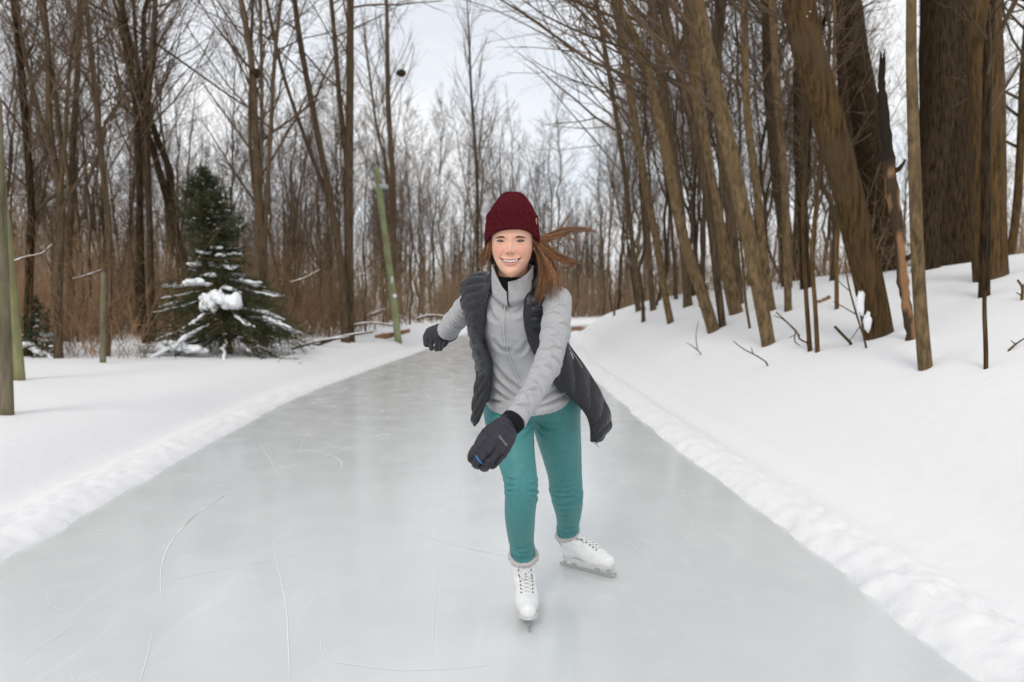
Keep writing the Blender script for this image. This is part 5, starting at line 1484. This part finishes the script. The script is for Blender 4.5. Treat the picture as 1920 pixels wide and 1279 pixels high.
    def on_surface(pts, n, off, tree=bvh, smooth=3):
        Q = interp_path(np.array(pts, float), n); out = []; nn = []
        for a_, b2 in Q:
            p, q = hit(a_, b2, tree)
            if p is None: continue
            if q @ (p - np.array([0, 0, CAM_H])) > 0: q = -q
            out.append(p + q * off); nn.append(q)
        out = np.array(out)
        for _ in range(smooth):
            out[1:-1] = .5 * out[1:-1] + .25 * (out[:-2] + out[2:])
        return out, np.array(nn)
    # standing collar, open at the front
    cc = np.array([H(np.array([0, .046, -.150])), H(np.array([0, .030, -.098]))]); axc = cc[1] - cc[0]; axc /= np.linalg.norm(axc)
    fdir = -ly - (-ly @ axc) * axc; fdir /= np.linalg.norm(fdir); sdir = np.cross(fdir, axc) * -1
    if sdir[0] < 0: sdir = -sdir
    mb = MB()
    def flap(a0, a1, n, rim, flare, wav):
        aa = np.radians(np.linspace(a0, a1, n))
        zr = np.interp(np.degrees(aa), *rim); fl_ = np.interp(np.degrees(aa), *flare)
        ro, ri = [], []
        for v in np.linspace(0, 1, 14):
            z = -.225 + (zr + .225) * v
            rad = .071 - .001 * v + fl_ * v ** 1.5 - .050 * smoothstep(.38, .06, v) + .003 * vnoise(aa * 4, v * 3 + 0 * aa, wav)
            yc = .052 - .018 * v
            mk = lambda r_: H(np.stack([r_ * np.sin(aa), yc - r_ * np.cos(aa) * 1.0, z + 0 * aa], -1))
            ro.append(mk(rad)); ri.append(mk(rad - .007))
        Vc = np.stack(ro + ri[::-1]); n_, m = Vc.shape[:2]
        k = np.arange(n_ - 1)[:, None] * m + np.arange(m - 1)[None]
        mb.add(Vc.reshape(-1, 3), np.stack([k, k + 1, k + m + 1, k + m], -1).reshape(-1, 4))
    flap(-9, 182, 60, ([-9, 12, 40, 65, 90, 180], [-.124, -.119, -.104, -.088, -.076, -.060]), ([-9, 60, 180], [0, -.002, -.004]), 4)
    flap(-182, -12, 60, ([-180, -90, -62, -40, -24, -12], [-.060, -.070, -.082, -.112, -.142, -.158]), ([-180, -90, -60, -12], [-.004, 0, .004, .006]), 5)
    part('collar', mb.mesh('collar'), fleece, flo)
    # zip
    zp = noise_mat('zip_grey', (.46, .46, .46), (.56, .56, .56), 300, rough=.6, bump=.3, bdist=.001)
    Q, q = on_surface([(951, 546), (947, 575), (945, 610), (947, 640), (955, 668), (968, 700), (982, 735), (1000, 774)], 60, .0022, smooth=6)
    mb = MB(); mb.add(*tubes(Q, np.full(len(Q), .0032), 6, .6))
    for off in (-5, 6):
        Q2, _ = on_surface([(951 + off, 550), (947 + off, 575), (945 + off, 610), (947 + off, 640), (955 + off, 668), (968 + off, 700), (982 + off, 735), (1000 + off, 772)], 60, .0008, smooth=6)
        mb.add(*tubes(Q2, np.full(len(Q2), .0012), 5))
    part('zipper', mb.mesh('zipper'), zp, flo)
    silver, _, b_ = new_mat('zip_pull_metal', (.45, .45, .45), .35, .5); b_.inputs['Metallic'].default_value = .6
    Q, _ = on_surface([(953, 552), (954, 560)], 4, .006, smooth=0)
    Q2, _ = on_surface([(953.5, 561), (950, 572), (947.5, 582)], 6, .006, smooth=0)
    mb = MB(); mb.add(*tubes(Q, np.array([.003, .0035, .0035, .002]), 6)); mb.add(*tubes(Q2, np.array([.0014, .0018, .0018, .002, .002, .001]), 5))
    Q3, _ = on_surface([(1001, 772), (1003, 778)], 3, .004, smooth=0)
    if len(Q3) > 1: mb.add(*tubes(Q3, np.full(len(Q3), .0025), 5))
    part('zip_pull', mb.mesh('zip_pull'), silver, flo)['kind'] = 'stuff'

    # ---------------- vest
    LI = np.array([(480, 930), (505, 927), (520, 925), (539, 922), (563, 914), (586, 911), (621, 907), (636, 904), (649, 908), (663, 916), (680, 921), (720, 922), (800, 905)], float)
    RI = np.array([(480, 998), (504, 997), (520, 996), (539, 990), (563, 985), (586, 982), (610, 984), (640, 991), (660, 1000), (690, 1018), (716, 1038), (800, 1100)], float)
    TTOP = 0.35
    def sd_vest(X, pad=0.0):
        d, tt, u, v = sd_torso(X, True)
        d = smin(d, sd_chain(X, ARM_R[0][:4], ARM_R[1][:4] * .86), .05)
        bulk = .010 * smoothstep(.3, 1.5, tt) + .006
        sh = np.maximum(d - (.013 + bulk), -(d - .005))
        px, py = project(X)
        s = FOC / np.maximum(X[:, 1], 1)
        li = np.interp(py, LI[:, 0], LI[:, 1]); ri = np.interp(py, RI[:, 0], RI[:, 1])
        opening = np.minimum(px - li, ri - px) / s                # > 0 inside the open front
        op = np.where(v > -.01, opening, -1)
        # v > 0 is the front side of the torso
        sh = np.maximum(sh, np.minimum(op, .05))
        for ch in (ARM_L, ARM_R):
            ad = sd_chain(X, ch[0], ch[1] + .004)
            s_ = sd_chain(X, ch[0], ch[1], True)[1]
            sh = np.maximum(sh, np.where(s_ > (.018 if ch is ARM_L else .048), -ad, -1))
        up = TS_C[0] - TS_C[2]; up /= np.linalg.norm(up)
        sh = np.maximum(sh, (X - TS_C[0]) @ up - np.where(v < 0, .015, -.012))
        sh = np.maximum(sh, (tt - 7.05) * .05)
        return sh
    V, F = sdf_mesh(sd_vest, *bounds((TS_C, np.maximum(TS_A, TS_B) + .02)), .0052, 2)
    N = normals(V, F)
    d, tt, u, v = sd_torso(V, True); d = smin(d, sd_chain(V, ARM_R[0][:4], ARM_R[1][:4] * .86), .05)
    zc = V[:, 2] + .25 * V[:, 1] + .006 * vnoise(V[:, 0] * 20, V[:, 2] * 20, 61)
    outer = smoothstep(.009, .017, d)
    px, py = project(V)
    edge_ = np.minimum(np.abs(px - np.interp(py, LI[:, 0], LI[:, 1])), np.abs(px - np.interp(py, RI[:, 0], RI[:, 1])))
    near_edge = smoothstep(13, 17, edge_)          # smooth facing along the opening
    puff = np.abs(np.sin(zc / .036 * math.pi)) ** .42
    V = V + N * (outer * (near_edge * (.0115 * puff - .0055) + (1 - near_edge) * .003) + outer * near_edge * .004 * vnoise(V[:, 0] * 40, V[:, 2] * 55, 62))[:, None]
    vest = part('vest', make_mesh('vest', V, F), quilt)
    # front panels hanging below the waist
    def panel(outer_, inner_, nu, nv, thick, qa, qb, name, ph=0.0, bulge=.0):
        A = interp_path(np.array([U(*p) for p in outer_]), nv); B = interp_path(np.array([U(*p) for p in inner_]), nv)
        u = np.linspace(0, 1, nu)[None, :, None]
        Pm = A[:, None] * (1 - u) + B[:, None] * u
        Pm = Pm + np.array([0, -1.0, 0]) * (np.sin(u * math.pi) * bulge)
        du = np.gradient(Pm, axis=1); dv = np.gradient(Pm, axis=0)
        nrm = np.cross(du, dv); nrm /= np.linalg.norm(nrm, axis=2, keepdims=True) + 1e-9
        tocam = np.array([0, 0, CAM_H]) - Pm
        nrm = nrm * np.sign((nrm * tocam).sum(-1, keepdims=True))
        uu = np.repeat(u[..., 0], nv, 0); vv = np.repeat(np.linspace(0, 1, nv)[:, None], nu, 1)
        q = np.abs(np.sin((vv * qa + uu * qb + ph) * math.pi)) ** .5
        rim = smoothstep(0, .08, uu) * smoothstep(1, .92, uu) * smoothstep(1, .95, vv)
        hem = smoothstep(.86, .90, uu)
        q = q * (1 - hem) + .5 * hem * smoothstep(1, .94, uu)
        nz = vnoise(uu * 14, vv * 30, 71) * .5 + vnoise(uu * 30, vv * 14, 72) * .4
        fr_ = Pm + nrm * ((thick * .35 + thick * q * rim + .0035 * nz * rim)[..., None])
        bk = Pm - nrm * ((thick * .3 + thick * .6 * q * rim)[..., None])
        k = np.arange(nv - 1)[:, None] * nu + np.arange(nu - 1)[None]
        Fq = np.stack([k, k + 1, k + nu + 1, k + nu], -1).reshape(-1, 4)
        mb = MB(); n0 = nu * nv
        mb.add(np.concatenate([fr_.reshape(-1, 3), bk.reshape(-1, 3)]), np.concatenate([Fq, Fq[:, ::-1] + n0]))
        ring = np.concatenate([np.arange(nu), np.arange(1, nv) * nu + nu - 1, (nv - 1) * nu + np.arange(nu - 1)[::-1], np.arange(1, nv - 1)[::-1] * nu])
        r2 = np.roll(ring, -1)
        mb.F.append(np.stack([ring, r2, r2 + n0, ring + n0], 1))
        return mb.mesh(name), Pm, nrm
    # picture left
    me, Pm, nr_ = panel([(888, 622, 2.42), (897, 650, 2.44), (903, 668, 2.455), (899, 690, 2.46), (894, 715, 2.46), (889, 745, 2.46), (887, 778, 2.46), (889, 797, 2.46)],
               [(905, 622, 2.285), (908, 648, 2.31), (917, 664, 2.345), (923, 678, 2.37), (923, 702, 2.385), (921, 724, 2.39), (911, 757, 2.40), (890, 798, 2.45)], 34, 70, .010, 7.0, 1.6, 'front_panel', bulge=.012)
    part('front_panel', me, quilt, vest)
    # picture right, blown back by the wind
    me, Pm, nr_ = panel([(1058, 628, 2.42), (1067, 647, 2.45), (1094, 684, 2.50), (1118, 722, 2.55), (1136, 758, 2.58), (1145, 788, 2.59), (1140, 806, 2.58), (1119, 830, 2.55)],
               [(1000, 640, 2.33), (1012, 676, 2.36), (1038, 716, 2.40), (1058, 735, 2.43), (1084, 760, 2.46), (1098, 778, 2.48), (1105, 798, 2.50), (1108, 827, 2.52)], 44, 90, .011, 5.5, -2.2, 'front_panel', .2, bulge=.02)
    part('front_panel', me, quilt, vest)
    mb = MB()
    Q = interp_path(np.array([U(1066, 652, 2.415), U(1074, 662, 2.42), U(1084, 676, 2.43), (U(1092, 690, 2.45))]), 10)
    mb.add(*tubes(Q, np.full(10, .0010), 5))
    Q = interp_path(np.array([U(1069, 660, 2.405), U(1073, 667, 2.405), U(1075, 674, 2.405)]), 5); mb.add(*tubes(Q, np.array([.002, .003, .003, .0025, .001]), 5))
    Q = interp_path(np.array([U(1112, 829, 2.50), U(1118, 833, 2.50), U(1124, 839, 2.50)]), 5); mb.add(*tubes(Q, np.array([.003, .004, .003, .0025, .001]), 5))
    part('zip_pull', mb.mesh('zip_pull'), silver, vest)['kind'] = 'stuff'

    # ---------------- leggings
    PEL = (np.array([U(955, 735, 2.58), U(998, 728, 2.58), U(1042, 735, 2.63)]), np.array([.095, .110, .095]))
    kL = LEG_L[0][-1] - LEG_L[0][-2]; kL /= np.linalg.norm(kL); kR = LEG_R[0][-1] - LEG_R[0][-2]; kR /= np.linalg.norm(kR)
    def sd_leg(X):
        d = smin(sd_chain(X, *LEG_R), sd_chain(X, *LEG_L), .022)
        d = smin(d, sd_chain(X, *PEL), .05)
        return d
    lo2, hi2 = bounds(LEG_L, LEG_R, PEL)
    V, F = sdf_mesh(sd_leg, lo2, hi2, .0042, 3)
    N = normals(V, F); disp = np.zeros(len(V))
    for ch, kn in ((LEG_R, 915), (LEG_L, 925)):
        d, s = sd_chain(V, *ch, want=True); px, py = project(V); Lc = s.max()
        own = smoothstep(.03, .0, d)
        wk = np.exp(-((py - kn) / 22) ** 2)
        disp += own * wk * .0075 * fold(s * 30 + .9 * vnoise(V[:, 0] * 14, V[:, 2] * 9, 81)) * smoothstep(-.1, .35, vnoise(V[:, 0] * 25, V[:, 2] * 18, 84) + .15)
        disp += own * smoothstep(Lc - .14, Lc - .08, s) * smoothstep(Lc - .03, Lc - .055, s) * .0060 * fold(s * 42 + .5 * vnoise(V[:, 0] * 25, V[:, 2] * 25, 82))
        disp += own * .002 * vnoise(V[:, 0] * 14, V[:, 2] * 10, 83)
    PX, PY = project(V)
    seen = (N * (np.array([0, 0, CAM_H]) - V)).sum(1) > 0
    cr = [[(944, 893), (956, 899), (968, 899)], [(945, 906), (955, 911), (966, 910)], [(946, 917), (954, 921), (964, 919)], [(1010, 914), (1002, 921), (992, 922)], [(1009, 926), (1002, 931), (996, 931)], [(1008, 904), (999, 909), (990, 908)],
          [(1030, 922), (1040, 930), (1050, 933)], [(1033, 932), (1042, 938), (1054, 940)], [(1043, 946), (1056, 949), (1068, 948)], [(1044, 955), (1058, 958), (1070, 956)], [(1045, 964), (1058, 966), (1068, 964)], [(1046, 973), (1058, 975), (1066, 973)], [(1092, 915), (1084, 922), (1074, 924)],
          [(955, 1021), (976, 1028), (1004, 1020)], [(958, 1030), (980, 1037), (1004, 1030)], [(960, 1040), (982, 1046), (1004, 1038)], [(1046, 985), (1062, 992), (1084, 984)], [(1046, 994), (1062, 1001), (1082, 993)],
          [(996, 786), (985, 800), (965, 806)], [(1004, 786), (1018, 800), (1042, 806)], [(1000, 794), (990, 812), (978, 822)], [(1006, 794), (1016, 814), (1028, 824)], [(915, 785), (930, 800), (945, 806)]]
    disp += seen * seams(cr, 2.4, .0056, VV=V)
    disp += seen * seams([[(932, 850), (948, 900), (951, 950), (958, 1010)], [(1001, 830), (1004, 880), (1003, 950), (1003, 1010)], [(1088, 800), (1086, 860), (1085, 920), (1083, 980)]], 1.3, .0022, .2, VV=V)
    part('leggings', make_mesh('leggings', V + N * disp[:, None], F), teal)

    # ---------------- gloves
    def ch4(rows, n=8): return dense(*chain(rows), n)
    def make_glove(palm, fingers, cuffc, h, grooves=()):
        allc = palm + fingers
        def f(X):
            d = None
            for c in palm:
                q = sd_chain(X, *c); d = q if d is None else smin(d, q, .0055)
            g = None
            for c in fingers:
                q = sd_chain(X, *c); g = q if g is None else smin(g, q, .0008)
            return smin(d, g, .0045)
        lo, hi = bounds(*allc, pad=.012)
        V, F = sdf_mesh(f, lo, hi, h, 1)
        N = normals(V, F)
        V = V + N * (.0016 * vnoise(V[:, 0] * 60, V[:, 2] * 60, 91) + .0012 * fold((V @ np.array([.6, .3, .7])) * 45 + vnoise(V[:, 0] * 30, V[:, 2] * 30, 92)))[:, None]
        if grooves:
            N = normals(V, F); sn_ = (N * (np.array([0, 0, CAM_H]) - V)).sum(1) > 0
            V = V + N * (sn_ * seams(grooves, 1.5, .0042, .25, VV=V))[:, None]
            V = V + N * (sn_ * seams([[(936, 784), (955, 792), (972, 812)], [(930, 792), (946, 798), (966, 818)], [(926, 800), (934, 806), (946, 808)], [(908, 812), (918, 816), (930, 816)]], 1.8, .0016, .6, VV=V))[:, None]
        g = part('glove', make_mesh('glove', V, F), glove)
        mb = MB(); P, r = dense(*cuffc, 16)
        r = r * (1 + .05 * np.sin(np.arange(16) * 1.9))
        mb.add(*tubes(P, r, 22)); part('glove_cuff', mb.mesh('glove_cuff'), blk, g)
        return g, V, F
    palm = [ch4([(950, 788, 1.80, 23.4), (930, 806, 1.765, 24.3), (912, 822, 1.735, 22.5)]), ch4([(953, 793, 1.80, 25.2), (938, 814, 1.755, 27.0), (922, 833, 1.72, 23.4)]),
            ch4([(957, 799, 1.80, 25.2), (946, 821, 1.76, 27.0), (932, 844, 1.725, 23.4)]), ch4([(961, 806, 1.805, 22.5), (952, 829, 1.775, 23.4), (941, 851, 1.745, 19.8)])]
    fing = [ch4([(912, 822, 1.735, 22.5), (890, 846, 1.700, 18.9), (884, 858, 1.715, 15.3), (889, 866, 1.75, 12.6)]), ch4([(922, 833, 1.72, 22.5), (900, 858, 1.685, 19.8), (892, 869, 1.705, 15.3), (898, 874, 1.745, 12.6)]),
            ch4([(932, 844, 1.725, 21.6), (914, 867, 1.695, 19.8), (906, 876, 1.72, 15.3), (911, 878, 1.755, 12.6)]), ch4([(941, 851, 1.745, 18.9), (929, 867, 1.725, 16.2), (922, 873, 1.745, 12.6), (926, 873, 1.77, 10.8)]),
            ch4([(938, 794, 1.815, 21.6), (914, 808, 1.795, 18.0), (899, 828, 1.775, 16.2), (893, 845, 1.765, 12.6)])]
    g, V, F = make_glove(palm, fing, chain([(967, 784, 1.825, 45), (960, 792, 1.812, 46), (953, 799, 1.80, 44)]), .0021, [[(921, 827), (908, 840), (896, 851), (889, 862)], [(932, 841), (919, 853), (906, 864), (898, 874)], [(943, 851), (931, 861), (921, 870), (913, 878)]])
    gb = BVHTree.FromPolygons([tuple(v) for v in V], [tuple(f) for f in F])
    # blue loop on the middle finger
    Q, _ = on_surface([(894, 855), (897, 862), (904, 869)], 10, .0012, gb, 2)
    mb = MB(); mb.add(*tubes(Q, np.full(len(Q), .0022), 6)); part('finger_loop', mb.mesh('finger_loop'), new_mat('blue_cord', (.03, .19, .45), .5)[0], g)
    # lettering across the back of the hand
    cu = bpy.data.curves.new('lettering', 'FONT'); cu.body = 'FORCLAZ'; cu.size = 1.0; cu.space_character = 1.25
    to = bpy.data.objects.new('lettering_source', cu); COL.objects.link(to)
    dg = bpy.context.evaluated_depsgraph_get(); dg.update()
    tm = bpy.data.meshes.new_from_object(to.evaluated_get(dg)); bpy.data.objects.remove(to)
    tv = np.zeros(len(tm.vertices) * 3, np.float32); tm.vertices.foreach_get('co', tv); tv = tv.reshape(-1, 3)
    x0, x1 = tv[:, 0].min(), tv[:, 0].max()
    out = []
    for x_, y_, _z in tv:
        f = (x_ - x0) / (x1 - x0)
        bx, by = 934 + f * 14.5, 818.5 + f * 17.5
        l = math.hypot(14.5, 17.5)
        bx += 17.5 / l * (y_ / .72) * 3.4; by -= 14.5 / l * (y_ / .72) * 3.4
        p, q = hit(bx, by, gb)
        if p is None: p = U(bx, by, 1.74); q = np.array([0, -1, 0])
        if q @ (p - np.array([0, 0, CAM_H])) > 0: q = -q
        out.append(p + q * .0008)
    tm.vertices.foreach_set('co', np.array(out, np.float32).ravel()); tm.update()
    part('lettering', tm, new_mat('pale_print', (.55, .55, .57), .6)[0], g)
    palm = [ch4([(843, 618, 2.79, 26), (824, 620, 2.84, 26), (808, 624, 2.89, 22)]), ch4([(845, 626, 2.78, 24), (828, 630, 2.83, 26), (812, 632, 2.87, 22)])]
    fing = [ch4([(808, 621, 2.90, 17), (800, 632, 2.88, 14), (800, 646, 2.83, 11)]), ch4([(812, 630, 2.88, 15), (808, 644, 2.84, 11), (809, 654, 2.80, 9)]),
            ch4([(821, 632, 2.85, 14), (820, 645, 2.82, 11), (818, 655, 2.79, 9)]), ch4([(830, 633, 2.82, 14), (828, 645, 2.80, 11), (826, 654, 2.77, 9)]),
            ch4([(838, 630, 2.77, 14), (837, 640, 2.74, 11), (832, 648, 2.73, 9)])]
    g2, V, F = make_glove(palm, fing, chain([(836, 618, 2.75, 36), (842, 622, 2.78, 37), (836, 624, 2.80, 36)][::1]), .0034)
    mb = MB()
    Q = interp_path(np.array([U(826, 619, 2.74), U(834, 626, 2.715), U(842, 632, 2.71), U(849, 634, 2.73)]), 12)
    mb.add(*tubes(Q, np.full(12, .004), 6)); part('blue_trim', mb.mesh('blue_trim'), noise_mat('navy_trim', (.01, .035, .075), (.02, .10, .20), 60), g2)

    # ---------------- skates
    def make_skate(toe, heel, shaft, side):
        toe, heel, shaft = np.array(toe, float), np.array(heel, float), np.array(shaft, float)
        fy = toe - heel; L = np.linalg.norm(fy); fy /= L
        up = np.array([0, 0, 1.0]); sx = np.cross(fy, up)
        mid = heel + fy * (L * .5)
        toW = lambda P: mid + P[..., 0:1] * sx + P[..., 1:2] * fy + P[..., 2:3] * up
        sl = np.array([(shaft - mid) @ sx, (shaft - mid) @ fy, shaft[2]])     # top of the boot in the boot's own frame
        ank = np.array([sl[0] * .35, -.078, .125])
        foot = (np.array([(0, .102, .074), (0, .070, .080), (0, .015, .090), (0, -.045, .095), (0, -.095, .088)]), np.array([.032, .0405, .042, .039, .037]))
        shf = (np.array([(0, -.085, .095), ank, (ank + sl) / 2 + [0, -.002, 0], sl + [0, 0, .004]]), np.array([.038, .044, .048, .053]))
        ins = (np.array([(0, .035, .085), (0, -.005, .112), ank + [0, .022, .012], (ank + sl) / 2 + [0, .012, 0]]), np.array([.038, .038, .036, .038]))
        def f(X):
            d = smin(smin(sd_chain(X, *foot), sd_chain(X, *shf), .03), sd_chain(X, *ins), .03)
            d = np.maximum(d, .056 - X[:, 2])
            tn = sl - ank; tn /= np.linalg.norm(tn)
            d = np.maximum(d, (X - sl) @ tn)
            return d
        lo, hi = bounds(foot, shf, ins, pad=.012)
        V, F = sdf_mesh(f, lo, hi, .0032, 2)
        N = normals(V, F)
        # welt of the toe cap and the creases at the ankle
        V = V + N * (-.0028 * np.exp(-((V[:, 1] - .058 + 6 * V[:, 0] ** 2) / .0022) ** 2) + .002 * fold(V[:, 2] * 38 + V[:, 1] * 12 + vnoise(V[:, 0] * 30, V[:, 2] * 30, 5)) * np.exp(-((V[:, 2] - ank[2]) / .022) ** 2))[:, None]
        sk = part('skate', make_mesh('skate', toW(V), F), white_lea)
        bv = BVHTree.FromPolygons([tuple(v) for v in V], [tuple(q) for q in F])
        # sole and heel
        mb = MB()
        ns = 40; yy_ = np.linspace(-.128, .137, ns)
        hw = np.interp(yy_, [-.128, -.118, -.09, -.03, .03, .075, .11, .130, .137], [.008, .024, .033, .029, .038, .0425, .036, .018, .004])
        zt_ = np.full(ns, .060); zb_ = np.interp(yy_, [-.128, -.045, -.035, .03, .137], [.040, .040, .049, .050, .051])
        Vs = []
        for y_, w_, a_, b2 in zip(yy_, hw, zt_, zb_):
            Vs += [(-w_, y_, a_), (w_, y_, a_), (w_, y_, b2), (-w_, y_, b2)]
        k = np.arange(ns - 1)[:, None] * 4; j = np.arange(4)[None]; j2 = (j + 1) % 4
        mb.add(toW(np.array(Vs)), np.concatenate([np.stack([k + j, k + j2, k + 4 + j2, k + 4 + j], -1).reshape(-1, 4), [[0, 1, 2, 3], [4 * ns - 4, 4 * ns - 3, 4 * ns - 2, 4 * ns - 1]]]))
        part('sole', mb.mesh('sole', False), noise_mat('sole_grey', (.55, .54, .52), (.66, .65, .63), 40, rough=.6), sk)
        # blade: runner with toe picks, two stanchions and mounting plates
        n = 50; yb = np.linspace(-.150, .152, n)
        bot = np.interp(yb, [-.15, -.135, -.08, 0, .08, .120, .132, .142, .152], [.004, .0, .0, .0, .0, .001, .005, .011, .022])
        bot[-8:] += .0035 * (np.arange(8) % 2)
        top = np.interp(yb, [-.15, -.13, .11, .138, .152], [.016, .017, .017, .030, .026])
        mb = MB()
        Vs = []
        for y_, b2, t2 in zip(yb, bot, top): Vs += [(-.0021, y_, b2), (.0021, y_, b2), (.0021, y_, t2), (-.0021, y_, t2)]
        k = np.arange(n - 1)[:, None] * 4
        mb.add(toW(np.array(Vs)), np.concatenate([np.stack([k + j, k + j2, k + 4 + j2, k + 4 + j], -1).reshape(-1, 4), [[0, 1, 2, 3], [4 * n - 4, 4 * n - 3, 4 * n - 2, 4 * n - 1]]]))
        def post(y0, y1, y2, y3, zt2):
            Vp = np.array([(s * .0028, y, z) for s in (-1, 1) for (y, z) in ((y0, .014), (y1, .014), (y3, zt2), (y2, zt2))])
            mb.add(toW(Vp), np.array([[0, 1, 2, 3], [4, 7, 6, 5], [0, 4, 5, 1], [1, 5, 6, 2], [2, 6, 7, 3], [3, 7, 4, 0]]))
        post(.112, .142, .085, .105, .050); post(.040, .062, .045, .068, .050); post(-.085, -.060, -.085, -.058, .041); post(-.138, -.118, -.122, -.100, .041)
        for (c_, w_, l_, z_) in ((.070, .040, .075, .0485), (-.09, .034, .065, .0388)):
            Vb, Fb = box(0, c_, z_, w_, l_, .003); mb.add(toW(Vb), Fb)
        part('blade', mb.mesh('blade', False), steel, sk)
        # fur collar
        tn = sl - ank; tn /= np.linalg.norm(tn)
        e1 = np.cross(tn, [0, 1.0, 0]); e1 /= np.linalg.norm(e1); e2 = np.cross(tn, e1)
        na, nb_ = 72, 14
        A_, B_ = np.meshgrid(np.arange(na) * 2 * math.pi / na, np.arange(nb_) * 2 * math.pi / nb_, indexing='ij')
        rr = .0110 + .0042 * vnoise(A_ * 14, B_ * 3, 6) + .003 * vnoise(A_ * 40, B_ * 8, 7)
        ring = .0505 + rr * np.cos(B_)
        Vt = sl + (np.cos(A_) * ring)[..., None] * e1 + (np.sin(A_) * ring)[..., None] * e2 + (rr * 1.25 * np.sin(B_))[..., None] * tn
        k = np.arange(na)[:, None]; k2 = (k + 1) % na; j = np.arange(nb_)[None]; j2 = (j + 1) % nb_
        mb = MB(); mb.add(toW(Vt.reshape(-1, 3)), np.stack([k * nb_ + j, k2 * nb_ + j, k2 * nb_ + j2, k * nb_ + j2], -1).reshape(-1, 4))
        part('fur_cuff', mb.mesh('fur_cuff'), furm, sk)
        # laces crossing over the tongue, eyelets beside them
        spine = interp_path(np.array([(0, .052, .118), (0, .020, .135), (0, -.012, .150)] + [tuple(ank + [0, .055, .035]), tuple(sl + [0, .048, -.012])]), 9)
        nrm_ = np.array([0, .72, .70])
        def surf(x_, p, off):
            d = Vector((0, -.72, -.70)) if p[2] < ank[2] + .03 else Vector((0, -.95, -.3))
            o = Vector((x_ + p[0], p[1], p[2])) - d * .08
            h = bv.ray_cast(o, d)
            if h[0] is None: return None
            return np.array(h[0]) - np.array(d) * off
        mb = MB(); eb = MB()
        Lp, Rp = [], []
        for k_, p in enumerate(spine[:8]):
            w_ = .018 + .003 * (k_ / 8)
            Lp.append(surf(-w_, p, .003)); Rp.append(surf(w_, p, .003))
        for k_ in range(7):
            for (a_, b2) in ((Lp[k_], Rp[min(k_ + 1, 7)]), (Rp[k_], Lp[min(k_ + 1, 7)])):
                if a_ is None or b2 is None: continue
                mid_ = surf((a_[0] + b2[0]) / 2 - spine[k_][0], (spine[k_] + spine[k_ + 1]) / 2, .0055)
                if mid_ is None: continue
                Q = interp_path(np.array([a_, mid_, b2]), 7); mb.add(*tubes(toW(Q), np.full(7, .0034), 6))
        for q_ in Lp + Rp:
            if q_ is None: continue
            sg = np.sign(q_[0] - spine[4][0])
            p2 = q_ + np.array([sg * .004, 0, -.001])
            eb.add(*tubes(toW(np.array([p2 - nrm_ * .003, p2 + nrm_ * .0002, p2 + nrm_ * .0008])), np.array([.0034, .0034, .0008]), 7))
        top_ = Lp[-1] if Lp[-1] is not None else None
        if top_ is not None:       # bow
            for dx, dy, dz in ((-.018, .012, -.03), (.02, .014, -.034), (.008, .016, -.05)):
                c_ = surf(0, spine[7], .005)
                if c_ is None: continue
                Q = interp_path(np.array([c_, c_ + [dx * .6, dy + .004, dz * .35], c_ + [dx, dy, dz]]), 8)
                mb.add(*tubes(toW(Q), np.full(8, .0025), 6))
        part('laces', mb.mesh('laces'), noise_mat('white_cotton', (.78, .78, .77), (.86, .86, .85), 200, rough=.9), sk)
        part('eyelets', eb.mesh('eyelets'), new_mat('dark_eyelet', (.14, .135, .13), .4)[0], sk)['kind'] = 'stuff'
        return sk
    def kk(ch):
        d = ch[0][-1] - ch[0][-4]; return d / np.linalg.norm(d)
    tR = G(991, 1190); hR = tR + np.array([-.012, .285, 0])
    make_skate(tR, hR, LEG_R[0][-1] - kk(LEG_R) * .036 + np.array([0, 0, .006]), 1)
    tL = G(1149, 1086); hL = G(1056, 1061)
    make_skate(tL, hL, LEG_L[0][-1] - kk(LEG_L) * .040 + np.array([0, 0, .006]), -1)
    return root
make_person()
